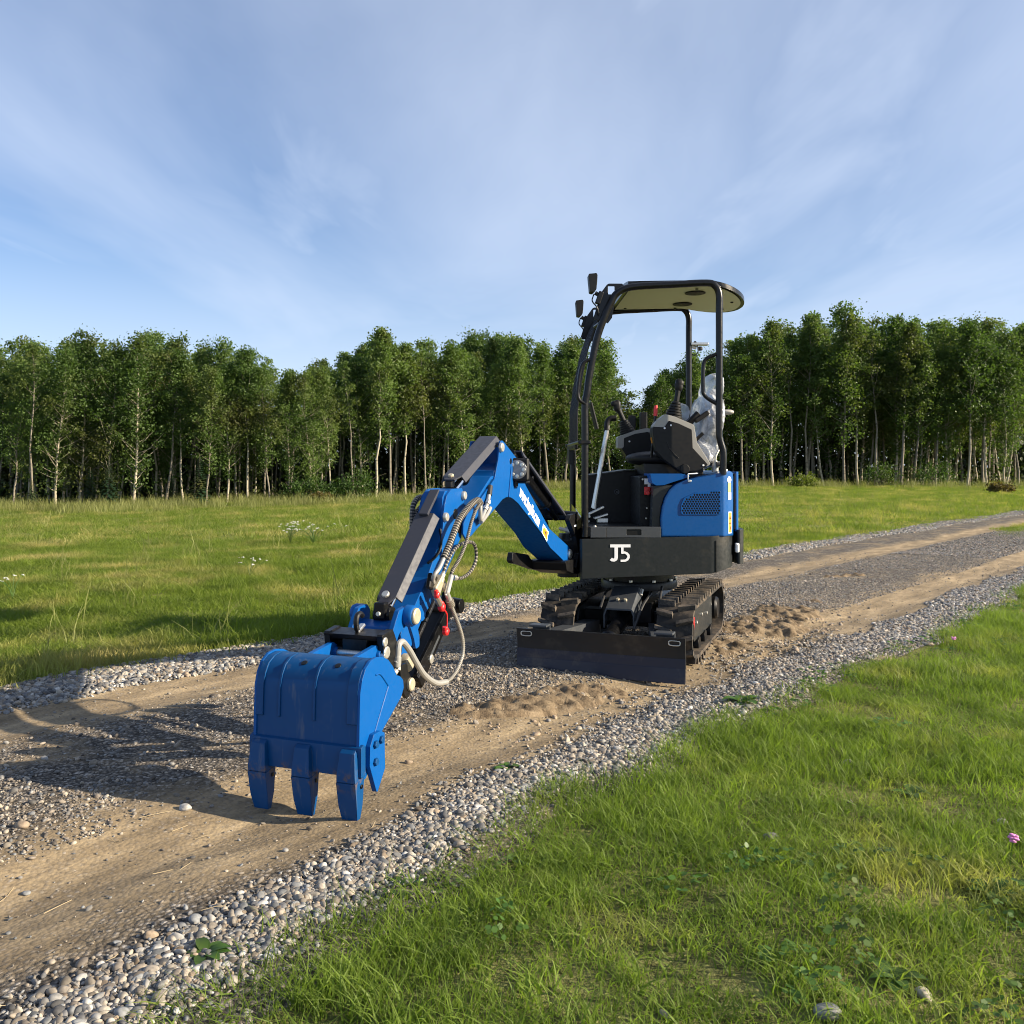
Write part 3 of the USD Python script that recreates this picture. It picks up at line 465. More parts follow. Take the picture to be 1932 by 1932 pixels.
for i, (px, D, R, H, c, lab) in enumerate([(560, 42.0, .7, 1.15, 'green', 'rounded green shrub at the foot of the left forest, leftmost of a group of four'), (607, 42.3, .85, 1.0, 'green', 'low green shrub at the forest foot, second of a group of four'), (640, 42.6, .6, .9, 'green', 'small green shrub at the forest foot, third of a group of four'), (672, 42.8, .95, 1.55, 'green', 'tallest green shrub of the group of four at the forest foot'),
        (1515, 47.0, .85, .55, 'yellow', 'low yellow-green bush standing in the meadow right of the excavator'), (605, 40.0, .5, .4, 'rusty', 'small rusty brown bush among straw grass in the left meadow'), (1660, 52.5, 1.2, 1.4, 'green', 'broad dark shrub below the right-hand forest'), (1760, 52.6, 1.4, 1.5, 'green', 'broad dark shrub at the forest foot nearest the right edge'), (1890, 38.0, .5, .35, 'rusty', 'small rusty bush in the meadow near the right edge')]):
    x, y = at(px, 0, D); t = thing('shrub', (x, y, float(ground_z(x, y))), lab, 'shrub'); st, lf = shrub(700 + i, 900, R, H, .10); obj('stems', st, M_twig, t); obj('foliage', lf, SHR[c], t, False)
M_needle = leaf_mat('spruce_needles', [(0, (.018, .045, .022)), (1, (.045, .085, .045))], .6, .15)
def spruce(seed, H):
    r = np.random.default_rng(seed); c, V, Fc = [], [], []; o = 0
    for k in range(26):
        z = H * (.06 + .9 * k / 26); R = .34 * H * (1 - z / H) + .03
        for j in range(9):
            a = j * .698 + k * .5 + r.normal(0, .12); d = np.array([math.cos(a), math.sin(a), -.18]); s = np.array([-math.sin(a), math.cos(a), 0]) * R * .17; p = np.array([0, 0, z]); e = p + d * R * r.uniform(.7, 1.1)
            V += [p - s * .3, p + s * .3, (p + e) / 2 - s + [0, 0, .02], (p + e) / 2 + s + [0, 0, .02], e]; Fc += [[o, o + 1, o + 3], [o, o + 3, o + 2], [o + 2, o + 3, o + 4]]; o += 5
    return tube(np.array([[0, 0, -.05], [0, 0, H]]), [.03, .006], 6), trimesh.Trimesh(np.array(V), np.array(Fc), process=False)
for i, (px, D, H, lab) in enumerate([(170, 39.3, 1.7, 'young spruce before the left trunks, first from the left'), (206, 39.0, 2.1, 'young spruce with a pointed top, second from the left before the trunks'), (377, 40.2, 2.3, 'largest young spruce at the left forest edge, third from the left'), (325, 40.6, 1.4, 'smallest young spruce half hidden in straw grass at the left forest edge'), (60, 39.6, 1.2, 'stunted young spruce beside the leftmost pale trunks')]):
    x, y = at(px, 0, D); t = thing('spruce_sapling', (x, y, float(ground_z(x, y))), lab, 'tree'); tr, nd = spruce(720 + i, H); obj('trunk', tr, M_twig, t); obj('crown', nd, M_needle, t, False)
# plants one can point to in the grass
M_petal = mat('white_petals', {'p': ('principled_bsdf', dict(base_color=(.62, .62, .58), roughness=.6))}); M_pink = mat('pink_petals', {'p': ('principled_bsdf', dict(base_color=(.55, .20, .42), roughness=.6))})
def flower_plant(x, y, H, R, n, label, petal=M_petal, pr=.018):
    z = float(ground_z(x, y)); t = thing('white_flower', (x, y, z), label, 'flower'); r = np.random.default_rng(int(abs(x * 1000)) + 3); S, P = [], []
    for k in range(n):
        e = np.array([r.normal(0, R * .5), r.normal(0, R * .5), H * r.uniform(.6, 1)]); S.append(tube(curve([[0, 0, 0], [e[0] * .3, e[1] * .3, e[2] * .6], e], 4), .0022, 4))
        for q in range(5): P.append(stone(60 + q, .5, 1).apply_scale(pr * r.uniform(.6, 1.1)).apply_translation(e + r.normal(0, pr * 1.1, 3) * [1, 1, .4]))
    obj('stem', S, G_clover, t); obj('flower_head', P, petal, t)
for px, py, lab in ((548, 1026, 'spiky white flowers on the left meadow, left one of the pair behind the arm'), (592, 1027, 'wide white flower cluster on the left meadow, right one of the pair behind the arm'), (472, 1090, 'small lone white flower low in the left meadow'), (955, 1000, 'patch of white flowers in the meadow under the raised boom'), (24, 1132, 'white flower head at the left edge of the meadow')):
    x, y = at(px, py); flower_plant(x, y, .34 if py < 1060 else .22, .42 if 'wide' in lab or 'patch' in lab else .22, 26 if py < 1060 else 7, lab, pr=.0075 if py < 1060 else .007)
def clover_flower(px, py, label, H=.09):
    x, y = at(px, py); z = float(ground_z(x, y)); t = thing('clover_flower', (x, y, z), label, 'flower'); r = np.random.default_rng(5 + int(px)); b = np.array([.01, 0, H])
    obj('stem', tube(curve([[0, 0, 0], [.004, .002, H * .5], b], 4), .0016, 5), G_clover, t)
    obj('flower_head', [stone(70 + q, .5, 1).apply_scale(.0055).apply_translation(b + (lambda d: d / np.linalg.norm(d) * .010)(r.normal(0, 1, 3)) + [0, 0, .006]) for q in range(22)], M_pink, t)
clover_flower(1905, 1648, 'pink clover flower in the grass near the right edge'); clover_flower(1796, 1238, 'small pink clover flower above the turf on the right, far from the edge', .10)
def weed(px, py, R, n, label, seed):
    x, y = at(px, py); z = float(surf_z(np.array(x), np.array(y))); t = thing('leafy_weed', (x, y, z), label, 'plant'); r = np.random.default_rng(seed); 
    for k in range(n):
        a = k * 2.4 + r.normal(0, .2); L = R * r.uniform(.7, 1.15); w = L * .24; q = np.linspace(0, 1, 6); d = np.array([math.cos(a), math.sin(a)]); s = np.array([-d[1], d[0]]); up = r.uniform(.35, .9)
        c = np.stack([d[0] * L * q, d[1] * L * q, L * up * (q - .75 * q * q)], 1); ww = w * np.sin(math.pi * np.clip(q * .92 + .06, 0, 1)) ** .8
        v = np.vstack([np.hstack([c[:, :2] - s * ww[:, None], c[:, 2:] + .2 * ww[:, None]]), c, np.hstack([c[:, :2] + s * ww[:, None], c[:, 2:] + .2 * ww[:, None]])]); f = []
        for i in range(5): f += [[i, i + 1, i + 7], [i, i + 7, i + 6], [i + 6, i + 7, i + 13], [i + 6, i + 13, i + 12]]
        obj('leaf', trimesh.Trimesh(v, np.array(f), process=False), G_clover, t, True)
for i, (px, py, R, n, lab) in enumerate([(386, 1818, .055, 12, 'bright green leafy weed growing out of the pebbles near the bottom edge'), (955, 1455, .05, 9, 'broad-leaved weed by the grass edge below the bucket arm'), (1400, 1330, .09, 11, 'leafy weed at the corner where grass meets the pebble verge'), (1880, 1690, .07, 10, 'low leafy plant in the grass below the pink clover flower'), (690, 1215, .16, 10, 'dark leafy weed at the far pebble edge left of the arm'), (1690, 1850, .06, 9, 'broad-leaved weed in the turf at the bottom right'), (1720, 1500, .06, 10, 'light green weed in the right-hand turf')]):
    weed(px, py, R, n, lab, 740 + i)
for i, (px, py, s, k, lab) in enumerate([(1890, 1553, .016, 5, 'smooth white stone lying in the grass near the right edge'), (1560, 1918, .026, 6, 'large grey stone lying in the grass at the bottom edge'), (1455, 1585, .024, 0, 'pale flat stone half sunk in the thin turf'), (770, 1434, .016, 3, 'lone tan stone on the dirt rut right of the bucket'), (1600, 1440, .017, 2, 'cream stone in the right-hand turf'), (350, 1530, .020, 5, 'upright white stone in the gravel left of the bucket teeth'), (42, 1570, .022, 3, 'flat tan stone in the gravel at the left edge')]):
    x, y = at(px, py); m = stone(80 + i, .6, 3); m.apply_scale(s); t = obj('field_stone', m.apply_translation([x, y, float(surf_z(np.array(x), np.array(y))) + s * .3]), stone_kinds[k][1]); tag(t, lab, 'stone')
# ------------------------------------------------------------------ excavator
EXO = np.array([.78, 5.74, 0.0])
EX = thing('excavator', EXO, 'blue and black mini excavator with open canopy standing on the gravel track', 'excavator')
EP = str(EX.GetPath())
def frame(c, ang):
    a = math.radians(ang); h = np.array([-math.cos(a), -math.sin(a), 0]); n = np.array([math.sin(a), -math.cos(a), 0]); o = np.array([c[0], c[1], 0]) - EXO
    return lambda p: o + np.asarray(p, float)[..., :1] * h + np.asarray(p, float)[..., 1:2] * n + np.asarray(p, float)[..., 2:3] * np.array([0, 0, 1.0])
HF = frame((.77, 5.74), 1.0)                      # upper structure: x forward, y to its left (towards the camera), z up
UF = frame((.79, 5.74), 69.5)                     # undercarriage, turned under it
_bo = np.array([-.652, 2.93, 0]) - EXO
def BF(p):                                        # the boom's plane: s towards the machine, t across it, z up
    p = np.asarray(p, float); return _bo + p[..., :1] * np.array([.35, .937, 0]) + p[..., 1:2] * np.array([.937, -.35, 0]) + p[..., 2:3] * np.array([0, 0, 1.0])
def fix(m):
    if m.volume < 0: m.invert()
    return m
def to(m, F):
    m = m.copy(); m.vertices = F(np.array(m.vertices)); return fix(m)
def rnd(pts, r):
    p = Polygon(pts) if not hasattr(pts, 'buffer') else pts
    return p.buffer(-r, quad_segs=4).buffer(2 * r, quad_segs=4).buffer(-r, quad_segs=4) if r else p.buffer(0)
def prism(poly, a, b, F, plane='xz', r=0.0):
    p = rnd(poly, r); ms = []
    for g in getattr(p, 'geoms', [p]):
        m = trimesh.creation.extrude_polygon(g, b - a, engine='earcut'); v = np.array(m.vertices); w = v[:, 2] + a
        m.vertices = {'xz': np.stack([v[:, 0], w, v[:, 1]], 1), 'xy': np.stack([v[:, 0], v[:, 1], w], 1), 'yz': np.stack([w, v[:, 0], v[:, 1]], 1)}[plane]; ms.append(to(m, F))
    return join(ms)
def bx(c, s, F, rot=None, r=.004):
    x, y, z = np.array(s) / 2; r = min(r, x * .45, y * .45, z * .45)
    import manifold3d as m3
    pts = np.array([[i * (x - (k == 0) * r), j * (y - (k == 1) * r), l * (z - (k == 2) * r)] for i in (-1, 1) for j in (-1, 1) for l in (-1, 1) for k in range(3)])
    # chamfered box: each corner is cut by three points
    pts = np.array([[i * (x if k == 0 else x - r), j * (y if k == 1 else y - r), l * (z if k == 2 else z - r)] for i in (-1, 1) for j in (-1, 1) for l in (-1, 1) for k in range(3)])
    h = m3.Manifold.hull_points(pts).to_mesh(); m = trimesh.Trimesh(h.vert_properties[:, :3], h.tri_verts, process=False)
    if rot is not None: m.apply_transform(trimesh.transformations.euler_matrix(*rot))
    m.apply_translation(c); return to(m, F)
def rod(a, b, r, F, n=14): return fix(tube(F(np.linspace(np.asarray(a, float), np.asarray(b, float), 3)), r, n))
def pipe(pts, r, F, n=10, k=6): return tube(F(curve(pts, k)), r, n)
def disc(c, axis, r, h, F, n=20, ch=.15):
    """A flat round pin head, bevelled, standing out along axis."""
    c, axis = np.asarray(c, float), np.asarray(axis, float); axis = axis / np.linalg.norm(axis)
    return fix(tube(F(np.array([c, c + axis * h * .7, c + axis * h])), [r, r, r * (1 - ch)], n))
def ball(c, s, F, sub=3, rot=None):
    m = trimesh.creation.icosphere(sub, 1.0); v = np.array(m.vertices); e = np.sign(v) * np.abs(v) ** .8; m.vertices = e * np.asarray(s)
    if rot is not None: m.apply_transform(trimesh.transformations.euler_matrix(*rot))
    m.apply_translation(c); return to(m, F)
def paint(name, c, rough=.35, coat=.5, metal=0.0, dust=0.0, dustc=(.24, .18, .12), bevel=.004, spec=.5, scale=7.0, low=.58):
    return mat(name, {'bv': ('bevel', dict(samples=4, radius=bevel)), 'g': ('geometry', {}), 'n': ('noise_texture', dict(scale=scale, detail=6.0, roughness=.68)), 'n2': ('noise_texture', dict(scale=55.0, detail=4.0, roughness=.6)),
        'k': ('map_range', dict(from_min=low, from_max=low + .2, to_min=0.0, to_max=dust, clamp=True)), 'mx': ('mix', dict(mix_type='mix', color1=c, color2=dustc)),
        'rr': ('map_range', dict(from_min=.3, from_max=.75, to_min=rough * .8, to_max=min(1, rough * 1.3), clamp=True)),
        'p': ('principled_bsdf', dict(metallic=metal, coat_weight=coat, coat_roughness=.08, specular_ior_level=spec))},
        [('g.position', 'n.vector'), ('g.position', 'n2.vector'), ('n.fac', 'k.value'), ('k.result', 'mx.fac'), ('mx.color', 'p.base_color'), ('n2.fac', 'rr.value'), ('rr.result', 'p.roughness'), ('bv.bevel', 'p.normal')])
BLUE = paint('blue_paint', (.0002, .064, .245), .42, .08, dust=.02, spec=.2); BLUE_H = paint('blue_hood_paint', (.0002, .060, .225), .34, .2, dust=.02, spec=.3, bevel=.018)
BLUE_W = mat('blue_paint_worn', {'bv': ('bevel', dict(samples=4, radius=.004)), 'g': ('geometry', {}), 'm': ('mapping', dict(mapping_type='point', scale=(22, 22, 2.6))), 'n': ('noise_texture', dict(scale=1.6, detail=5.0, roughness=.7)), 'k': ('map_range', dict(from_min=.57, from_max=.70, to_min=0.0, to_max=.40, clamp=True)),
    'z': ('separate_xyz', {}), 'za': ('map_range', dict(range_type='smoothstep', from_min=.085, from_max=.125, to_min=0, to_max=1, clamp=True)), 'zb': ('map_range', dict(range_type='smoothstep', from_min=.135, from_max=.175, to_min=1, to_max=0, clamp=True)), 'zm': ('math', dict(math_type='multiply')),
    'n2': ('noise_texture', dict(scale=34.0, detail=5.0, roughness=.65)), 'k2': ('map_range', dict(from_min=.50, from_max=.62, to_min=0.0, to_max=.75, clamp=True)), 'rz': ('math', dict(math_type='multiply')),
    'n3': ('noise_texture', dict(scale=9.0, detail=6.0, roughness=.7)), 'k3': ('map_range', dict(from_min=.56, from_max=.76, to_min=0.0, to_max=.18, clamp=True)),
    'c1': ('mix', dict(mix_type='mix', color1=(.0002, .043, .145), color2=(.10, .13, .19))), 'c2': ('mix', dict(mix_type='mix', color2=(.11, .13, .16))), 'c3': ('mix', dict(mix_type='mix', color2=(.115, .075, .045))),
    'p': ('principled_bsdf', dict(roughness=.45, specular_ior_level=.22, coat_weight=.04, coat_roughness=.15))},
    [('g.position', 'm.vector'), ('m.vector', 'n.vector'), ('n.fac', 'k.value'), ('g.position', 'z.vector'), ('z.z', 'za.value'), ('z.z', 'zb.value'), ('za.result', 'zm.value1'), ('zb.result', 'zm.value2'), ('g.position', 'n2.vector'), ('n2.fac', 'k2.value'), ('zm.value', 'rz.value1'), ('k2.result', 'rz.value2'),
     ('g.position', 'n3.vector'), ('n3.fac', 'k3.value'), ('k3.result', 'c1.fac'), ('c1.color', 'c2.color1'), ('k.result', 'c2.fac'), ('c2.color', 'c3.color1'), ('rz.value', 'c3.fac'), ('c3.color', 'p.base_color'), ('bv.bevel', 'p.normal')])
CHAR = paint('charcoal_paint', (.0105, .0130, .0145), .42, .12, dust=.22, dustc=(.10, .085, .065), spec=.35, low=.54)
GREYP = paint('slate_grey_paint', (.036, .041, .048), .45, .1, dust=.12)
GUARD = paint('graphite_guard_paint', (.030, .032, .043), .50, .05, dust=.08, spec=.35)
BLADE = paint('dark_blade_paint', (.007, .0075, .0085), .42, .1, dust=.30, low=.53, dustc=(.08, .068, .052), spec=.35); EDGE = paint('blade_edge_paint', (.009, .011, .022), .42, .12, dust=.45, low=.52, dustc=(.10, .08, .058), spec=.35)
BLK = paint('black_paint', (.0025, .0025, .003), .30, .10, spec=.3); BLKM = paint('black_plastic', (.005, .005, .0055), .5, 0, spec=.3)
BTXT = paint('black_casting', (.0035, .0035, .004), .40, .08, dust=.10, spec=.3)
TRIM = paint('warm_grey_plastic', (.29, .28, .255), .5, 0); STEEL = paint('bright_steel', (.62, .61, .58), .3, 0, metal=.9, bevel=.002); ZINC = paint('zinc_plate', (.60, .58, .52), .38, 0, metal=.8, bevel=.002)
BRASS = paint('yellow_zinc', (.42, .37, .27), .45, 0, metal=.45, bevel=.002); CHROME = paint('chrome_rod', (.75, .75, .76), .12, 0, metal=1.0, bevel=.001)
RUB = paint('track_rubber', (.020, .019, .018), .75, 0, dust=.8, dustc=(.13, .10, .072), spec=.25, scale=9, low=.46)
LUGM = paint('worn_lug_rubber', (.030, .028, .026), .7, 0, dust=.75, dustc=(.19, .15, .11), spec=.3, scale=14, low=.44)
RED = paint('red_plastic', (.60, .012, .014), .4, .2); ORG = paint('orange_label', (.62, .24, .008), .5, 0, bevel=.0005); WHT = paint('white_decal', (.80, .81, .82), .5, 0, bevel=.0005); GRN = paint('green_label', (.42, .68, .14), .5, 0, bevel=.0005)
CREAM = paint('cream_headliner', (.64, .66, .44), .6, 0); HOSE = paint('black_hose', (.012, .012, .013), .5, 0, bevel=.001); BRAID = paint('grey_braid', (.24, .215, .175), .45, 0, metal=.3, bevel=.001); PIPE_M = paint('pale_pipe', (.33, .325, .305), .35, .1, metal=.35, bevel=.001); YEL = paint('dull_olive_decal', (.06, .05, .02), .5, 0)
FILM = mat('plastic_film', {'g': ('geometry', {}), 'n': ('noise_texture', dict(scale=9.0, detail=4.0, roughness=.6, distortion=1.2)), 'b': ('bump', dict(strength=.9, distance=.03)), 'd': ('principled_bsdf', dict(base_color=(.62, .65, .70), roughness=.25, specular_ior_level=.7)), 't': ('transparent_bsdf', dict(color=(.92, .93, .95))), 'k': ('map_range', dict(from_min=.35, from_max=.65, to_min=.16, to_max=.60, clamp=True)), 'x': ('mix_closure', {})},
    [('g.position', 'n.vector'), ('n.fac', 'b.height'), ('b.normal', 'd.normal'), ('n.fac', 'k.value'), ('k.result', 'x.fac'), ('t.BSDF', 'x.closure1'), ('d.BSDF', 'x.closure2')], surface='x.closure')
PANE = mat('clear_guard_pane', {'f': ('fresnel', dict(IOR=1.5)), 't': ('transparent_bsdf', dict(color=(.62, .66, .50))), 'gl': ('glossy_bsdf', dict(color=(.9, .9, .9), roughness=.06)), 'x': ('mix_closure', {})}, [('f.fac', 'x.fac'), ('t.BSDF', 'x.closure1'), ('gl.BSDF', 'x.closure2')], surface='x.closure')
LENS = paint('lamp_lens', (.20, .20, .21), .2, .2, metal=.2)
def P(name, m, mt, parent=None, smooth=35, label=None):
    o = obj(name, m, mt, parent if parent is not None else EP, smooth)
    if label: tag(o, label)
    return o
def pin(name, s, z, t, r, mt, parent, h=.014, d=1): return P(name, disc((s, t, z), (0, d, 0), r, h, BF), mt, parent)

# ---- undercarriage: two rubber tracks
def loop(off, n):
    g = shapely.union_all([Point(.485, .185).buffer(.150 + off, 24), Point(-.50, .180).buffer(.160 + off, 24), Point(.40, .060).buffer(.038 + off, 12), Point(-.42, .060).buffer(.038 + off, 12)]).convex_hull
    L = g.exterior; L = L if L.is_ccw else shapely.geometry.LinearRing(list(L.coords)[::-1]); return np.array([L.interpolate(t, normalized=True).coords[0] for t in np.linspace(0, 1, n, endpoint=False)]), g
for side in (1, -1):
    cy = .336 * side; outer, g1 = loop(.0, 160); inner, g0 = loop(-.022, 160)
    tr = P('track', prism(Polygon(g1.exterior.coords, [g0.exterior.coords]), cy - .098, cy + .098, UF), RUB, label='rubber track nearest the bucket arm' if side < 0 else 'rubber track with red sticker on its frame')
    N = 33; pts, _ = loop(.0, N * 2)
    for i in range(N * 2):
        p = pts[i]; q = (pts[(i + 1) % (2 * N)] - pts[i - 1]); q /= np.linalg.norm(q); nrm = np.array([q[1], -q[0]]); half = 1 if i % 2 else -1
        y0, y1 = cy + half * .012, cy + half * .104; V = []
        for (yy, sh, w, ht) in ((y0, -.011, .0155, .030), (y1, .013, .0135, .027)):
            for e, hh in ((1.0, -.003), (.66, ht)):
                for d in (-1, 1): c = p + q * (sh + d * w * e) + nrm * hh; V.append([c[0], yy, c[1]])
        V = np.array(V); import manifold3d as m3
        h = m3.Manifold.hull_points(V).to_mesh(); P('lug', to(trimesh.Trimesh(h.vert_properties[:, :3], h.tri_verts, process=False), UF), LUGM, tr, False)
    ys = .336 * side + .075 * side
    P('track_frame', [prism([(-.36, .10), (.33, .10), (.40, .16), (.37, .27), (.10, .30), (-.34, .285)], cy - .06, cy + .06, UF, r=.01), prism([(.30, .15), (.50, .16), (.50, .21), (.30, .235)], cy - .05, cy + .05, UF)], CHAR)
    P('idler_wheel', [disc((.485, cy - .05, .185), (0, 1, 0), .125, .10, UF, 28, .04), disc((.485, cy + .05 * side, .185), (0, side, 0), .05, .03, UF)], BTXT)
    sp = [disc((-.50, cy - .03, .18), (0, 1, 0), .10, .06, UF, 24, .02), disc((-.50, cy + .03 * side, .18), (0, side, 0), .075, .05, UF)]
    sp += [bx((-.50 + .118 * math.cos(a), cy, .18 + .118 * math.sin(a)), (.045, .035, .03), UF, (0, -a, 0)) for a in np.arange(12) * math.pi / 6]
    P('drive_sprocket', sp, BTXT)
    for xr in (-.27, -.04, .19): P('bottom_roller', [disc((xr, cy - .07, .065), (0, 1, 0), .045, .14, UF, 18, .05)], BTXT)
    for q in range(3): P('frame_bolt', disc((.26 - .19 * q, cy + .060 * side, .20 + .02 * (q % 2)), (0, side, 0), .011, .008, UF, 8), ZINC)
    if side > 0: P('red_sticker', bx((.345, cy + .061, .205), (.022, .003, .075), UF, r=.001), RED)
P('cross_frame', [bx((0, 0, .25), (.66, .30, .12), UF), bx((.20, 0, .20), (.12, .60, .09), UF), bx((-.20, 0, .20), (.12, .60, .09), UF), prism([(-.25, .19), (.33, .19), (.30, .31), (.1, .37), (-.2, .37)], -.10, .10, UF)], BTXT)
P('slew_ring', [disc((0, 0, .36), (0, 0, 1), .235, .05, UF, 40, .03), disc((0, 0, .41), (0, 0, 1), .215, .075, UF, 40, .01)], BTXT)
for q in range(10): P('slew_bolt', disc((.224 * math.cos(q * .628), .224 * math.sin(q * .628), .41), (0, 0, 1), .012, .014, UF, 6), ZINC)
# dozer blade
bl = P('dozer_blade', prism([(.972, .232), (.958, .175), (.954, .10), (.956, .072), (.938, .072), (.940, .16), (.955, .232)], -.455, .455, UF), BLADE)
P('cutting_edge', [prism([(.956, .124), (.966, .0), (.950, .0), (.9535, .124)], -.4555, .4555, UF), prism([(.9615, .075), (.9720, .0), (.9580, .0), (.9575, .075)], -.454, .454, UF)], EDGE, bl)
for s in (-1, 1):
    P('tie_hole_rim', pipe([(.966, s * .40 + dx, .205 + dz) for dx, dz in ((-.03, .0), (-.022, .011), (.022, .011), (.03, 0), (.022, -.011), (-.022, -.011), (-.03, 0))], .0032, UF, 6, 4), ZINC, bl)
    P('end_gusset', prism([(.945, .03), (.945, .225), (.90, .20), (.88, .10), (.92, .03)], s * .435 - .006, s * .435 + .006, UF), BLADE, bl)
    P('tie_bracket', [bx((.915, s * .34, .245), (.07, .10, .012), UF), bx((.885, s * .34, .225), (.012, .10, .05), UF)], GREYP, bl)
    P('push_arm', prism([(s * .33 + .05, .94), (s * .33 - .05, .94), (s * .19 - .045, .40), (s * .19 + .045, .40)], .115, .205, lambda p: UF(np.stack([np.asarray(p)[:, 1], np.asarray(p)[:, 0], np.asarray(p)[:, 2]], 1)), 'xy'), GREYP)
P('blade_cylinder', [rod((.40, 0, .235), (.72, 0, .165), .043, UF, 18), disc((.72, 0, .165), (.32, 0, -.07), .050, .03, UF)], BLK)
P('cylinder_rod', rod((.74, 0, .160), (.90, 0, .125), .020, UF), CHROME)
P('rod_clevis', [bx((.91, s * .035, .14), (.07, .02, .10), UF) for s in (-1, 1)], GREYP)
gd = P('cylinder_guard', [prism([(-.075, .40), (.075, .40), (.090, .365), (.090, .285), (.082, .285), (.082, .360), (.070, .390), (-.070, .390), (-.082, .360), (-.082, .285), (-.090, .285), (-.090, .365)], .33, .52, lambda p: UF(np.asarray(p) - np.stack([0 * p[:, 0], 0 * p[:, 0], .55 * (np.asarray(p)[:, 0] - .33)], 1)), 'yz')], GREYP)
for s in (-.022, .022): P('guard_bolt', disc((.45, s, .334), (.48, 0, .87), .011, .012, UF, 6), BRASS, gd)
for a, b in (((.30, .14, .36), (.62, .11, .20)), ((.25, -.12, .37), (.55, -.10, .30)), ((.28, .20, .40), (.50, .22, .22))):
    P('hydraulic_line', pipe([a, ((a[0] + b[0]) / 2, (a[1] + b[1]) / 2, (a[2] + b[2]) / 2 + .03), b], .008, UF, 8), HOSE)
for yy, zz in ((.03, .375), (-.03, .38), (.09, .385)): P('hose_fitting', rod((.33, yy, zz), (.36, yy, zz - .03), .012, UF, 8), ZINC)

# ---- upper structure
band = [(.385, -.43), (.385, .43), (.375, .44), (-.36, .44)] + [(-.36 - .17 * math.sin(a), .27 + .17 * math.cos(a)) for a in np.linspace(.1, 1.5, 9)] + [(-.53, -.27)] + [(-.36 - .17 * math.cos(a), -.27 - .17 * math.sin(a)) for a in np.linspace(.1, 1.5, 9)] + [(-.36, -.44), (.375, -.44)]
sk = prism(band, .46, .695, HF, 'xy'); v = np.array(sk.vertices); hx = -(v - HF(np.zeros(3))) @ np.array([math.cos(math.radians(1)), math.sin(math.radians(1)), 0]); low = v[:, 2] < .5
v[low, 2] += np.interp(-hx[low] * 1.0, [-.6, -.385, .1, .37, .54], [0, 0, .016, .028, .075]) if False else np.interp(hx[low], [-.54, -.37, -.1, .385], [.07, .030, .014, 0]); v[~low, 2] += np.interp(hx[~low], [-.54, -.36, .385], [.022, .008, -.006]); sk.vertices = v
SKT = P('house_skirt', sk, CHAR)
P('skirt_seam', bx((-.397, .4385, .585), (.004, .004, .19), HF, r=.001), BLK, SKT)
P('counterweight', prism([(-.545, -.31), (-.585, -.30), (-.612, -.20), (-.612, .20), (-.585, .33), (-.545, .36)], .535, .735, HF, 'xy', r=.012), CHAR)
P('tail_lamp', [bx((-.543, .345, .63), (.02, .03, .055), HF), bx((-.545, .355, .63), (.012, .02, .04), HF)], WHT)
U2 = lambda u, w: (.2145 - .117 * u, .557 + .101 * w)
from shapely.geometry import LineString
lg = shapely.union_all([sbox(0, .835, 1, 1.0), LineString([(.30, .86), (.30, .27), (.27, .16), (.19, .11), (.10, .125), (.035, .18)]).buffer(.085, cap_style=2), LineString([(.60, .86), (.60, .52), (.70, .545), (.82, .49), (.90, .38), (.91, .27), (.84, .14), (.73, .075), (.52, .065)]).buffer(.062, cap_style=2)])
lg = affinity.affine_transform(lg, [-.117, 0, 0, .101, .2145, .557]); P('logo', prism(lg, .4395, .4425, HF), WHT, SKT)
P('floor', bx((.14, .10, .725), (.46, .66, .05), HF), BTXT)
P('floor_mat', bx((.13, .10, .753), (.42, .60, .008), HF), BLKM)
P('step_plate', prism([(.236, .697), (.326, .697), (.326, .757), (.236, .757)], .405, .437, HF), GREYP)
P('step_plate', prism(Polygon([(.233, .697), (-.078, .697), (-.078, .758), (.233, .757)], [list(rnd(sbox(.036, .715, .118, .739), .0001).buffer(0).exterior.coords)]).difference(sbox(.04, .716, .114, .738).buffer(.006)), .409, .435, HF), GREYP)
P('step_bolt', disc((.30, .42, .757), (0, 0, 1), .009, .008, HF, 8), ZINC)
# engine hood
import manifold3d as m3
def solid(poly, a, b, plane):
    m = prism(poly, a, b, lambda p: np.asarray(p), plane); m.merge_vertices(); return m3.Manifold(m3.Mesh(np.asarray(m.vertices, np.float32), np.asarray(m.faces, np.uint32)))
hood = solid([(-.082, .703), (-.079, .806), (-.088, .871), (-.105, .925), (-.130, .970), (-.167, 1.003), (-.226, 1.028), (-.30, 1.044), (-.378, 1.057), (-.45, 1.076), (-.49, 1.080), (-.512, 1.068), (-.524, 1.035), (-.524, .703)], -.5, .5, 'xz') ^ solid([(-.02, .43), (-.02, -.43), (-.43, -.43), (-.52, -.35), (-.52, .345), (-.512, .365), (-.450, .425), (-.437, .43)], .6, 1.2, 'xy')
hm = hood.to_mesh(); HOOD = P('engine_hood', to(trimesh.Trimesh(hm.vert_properties[:, :3], hm.tri_verts), HF), BLUE_H, smooth=40)
P('seat_deck', prism([(-.018, 1.064), (-.030, 1.010), (-.054, .996), (-.10, .998), (-.14, 1.012), (-.21, 1.034), (-.26, 1.05), (-.20, 1.064)], .20, .424, HF, r=.004), BLUE, HOOD)
P('hood_trim', prism([(-.030, .757), (-.040, .993), (-.150, .997), (-.128, .972), (-.100, .928), (-.083, .871), (-.076, .806), (-.080, .757)], .33, .41, HF), CHAR)
P('rear_door', prism([(-.536, -.33), (-.56, -.30), (-.566, -.2), (-.566, .2), (-.56, .31), (-.535, .345)], .725, 1.075, HF, 'xy', r=.008), BLUE)
P('door_seam', bx((-.529, 0, .90), (.012, .68, .33), HF), BLK)
go = rnd([(-.195, .828), (-.195, .885), (-.213, .926), (-.279, .957), (-.425, .970), (-.429, .838), (-.42, .828)], .012)
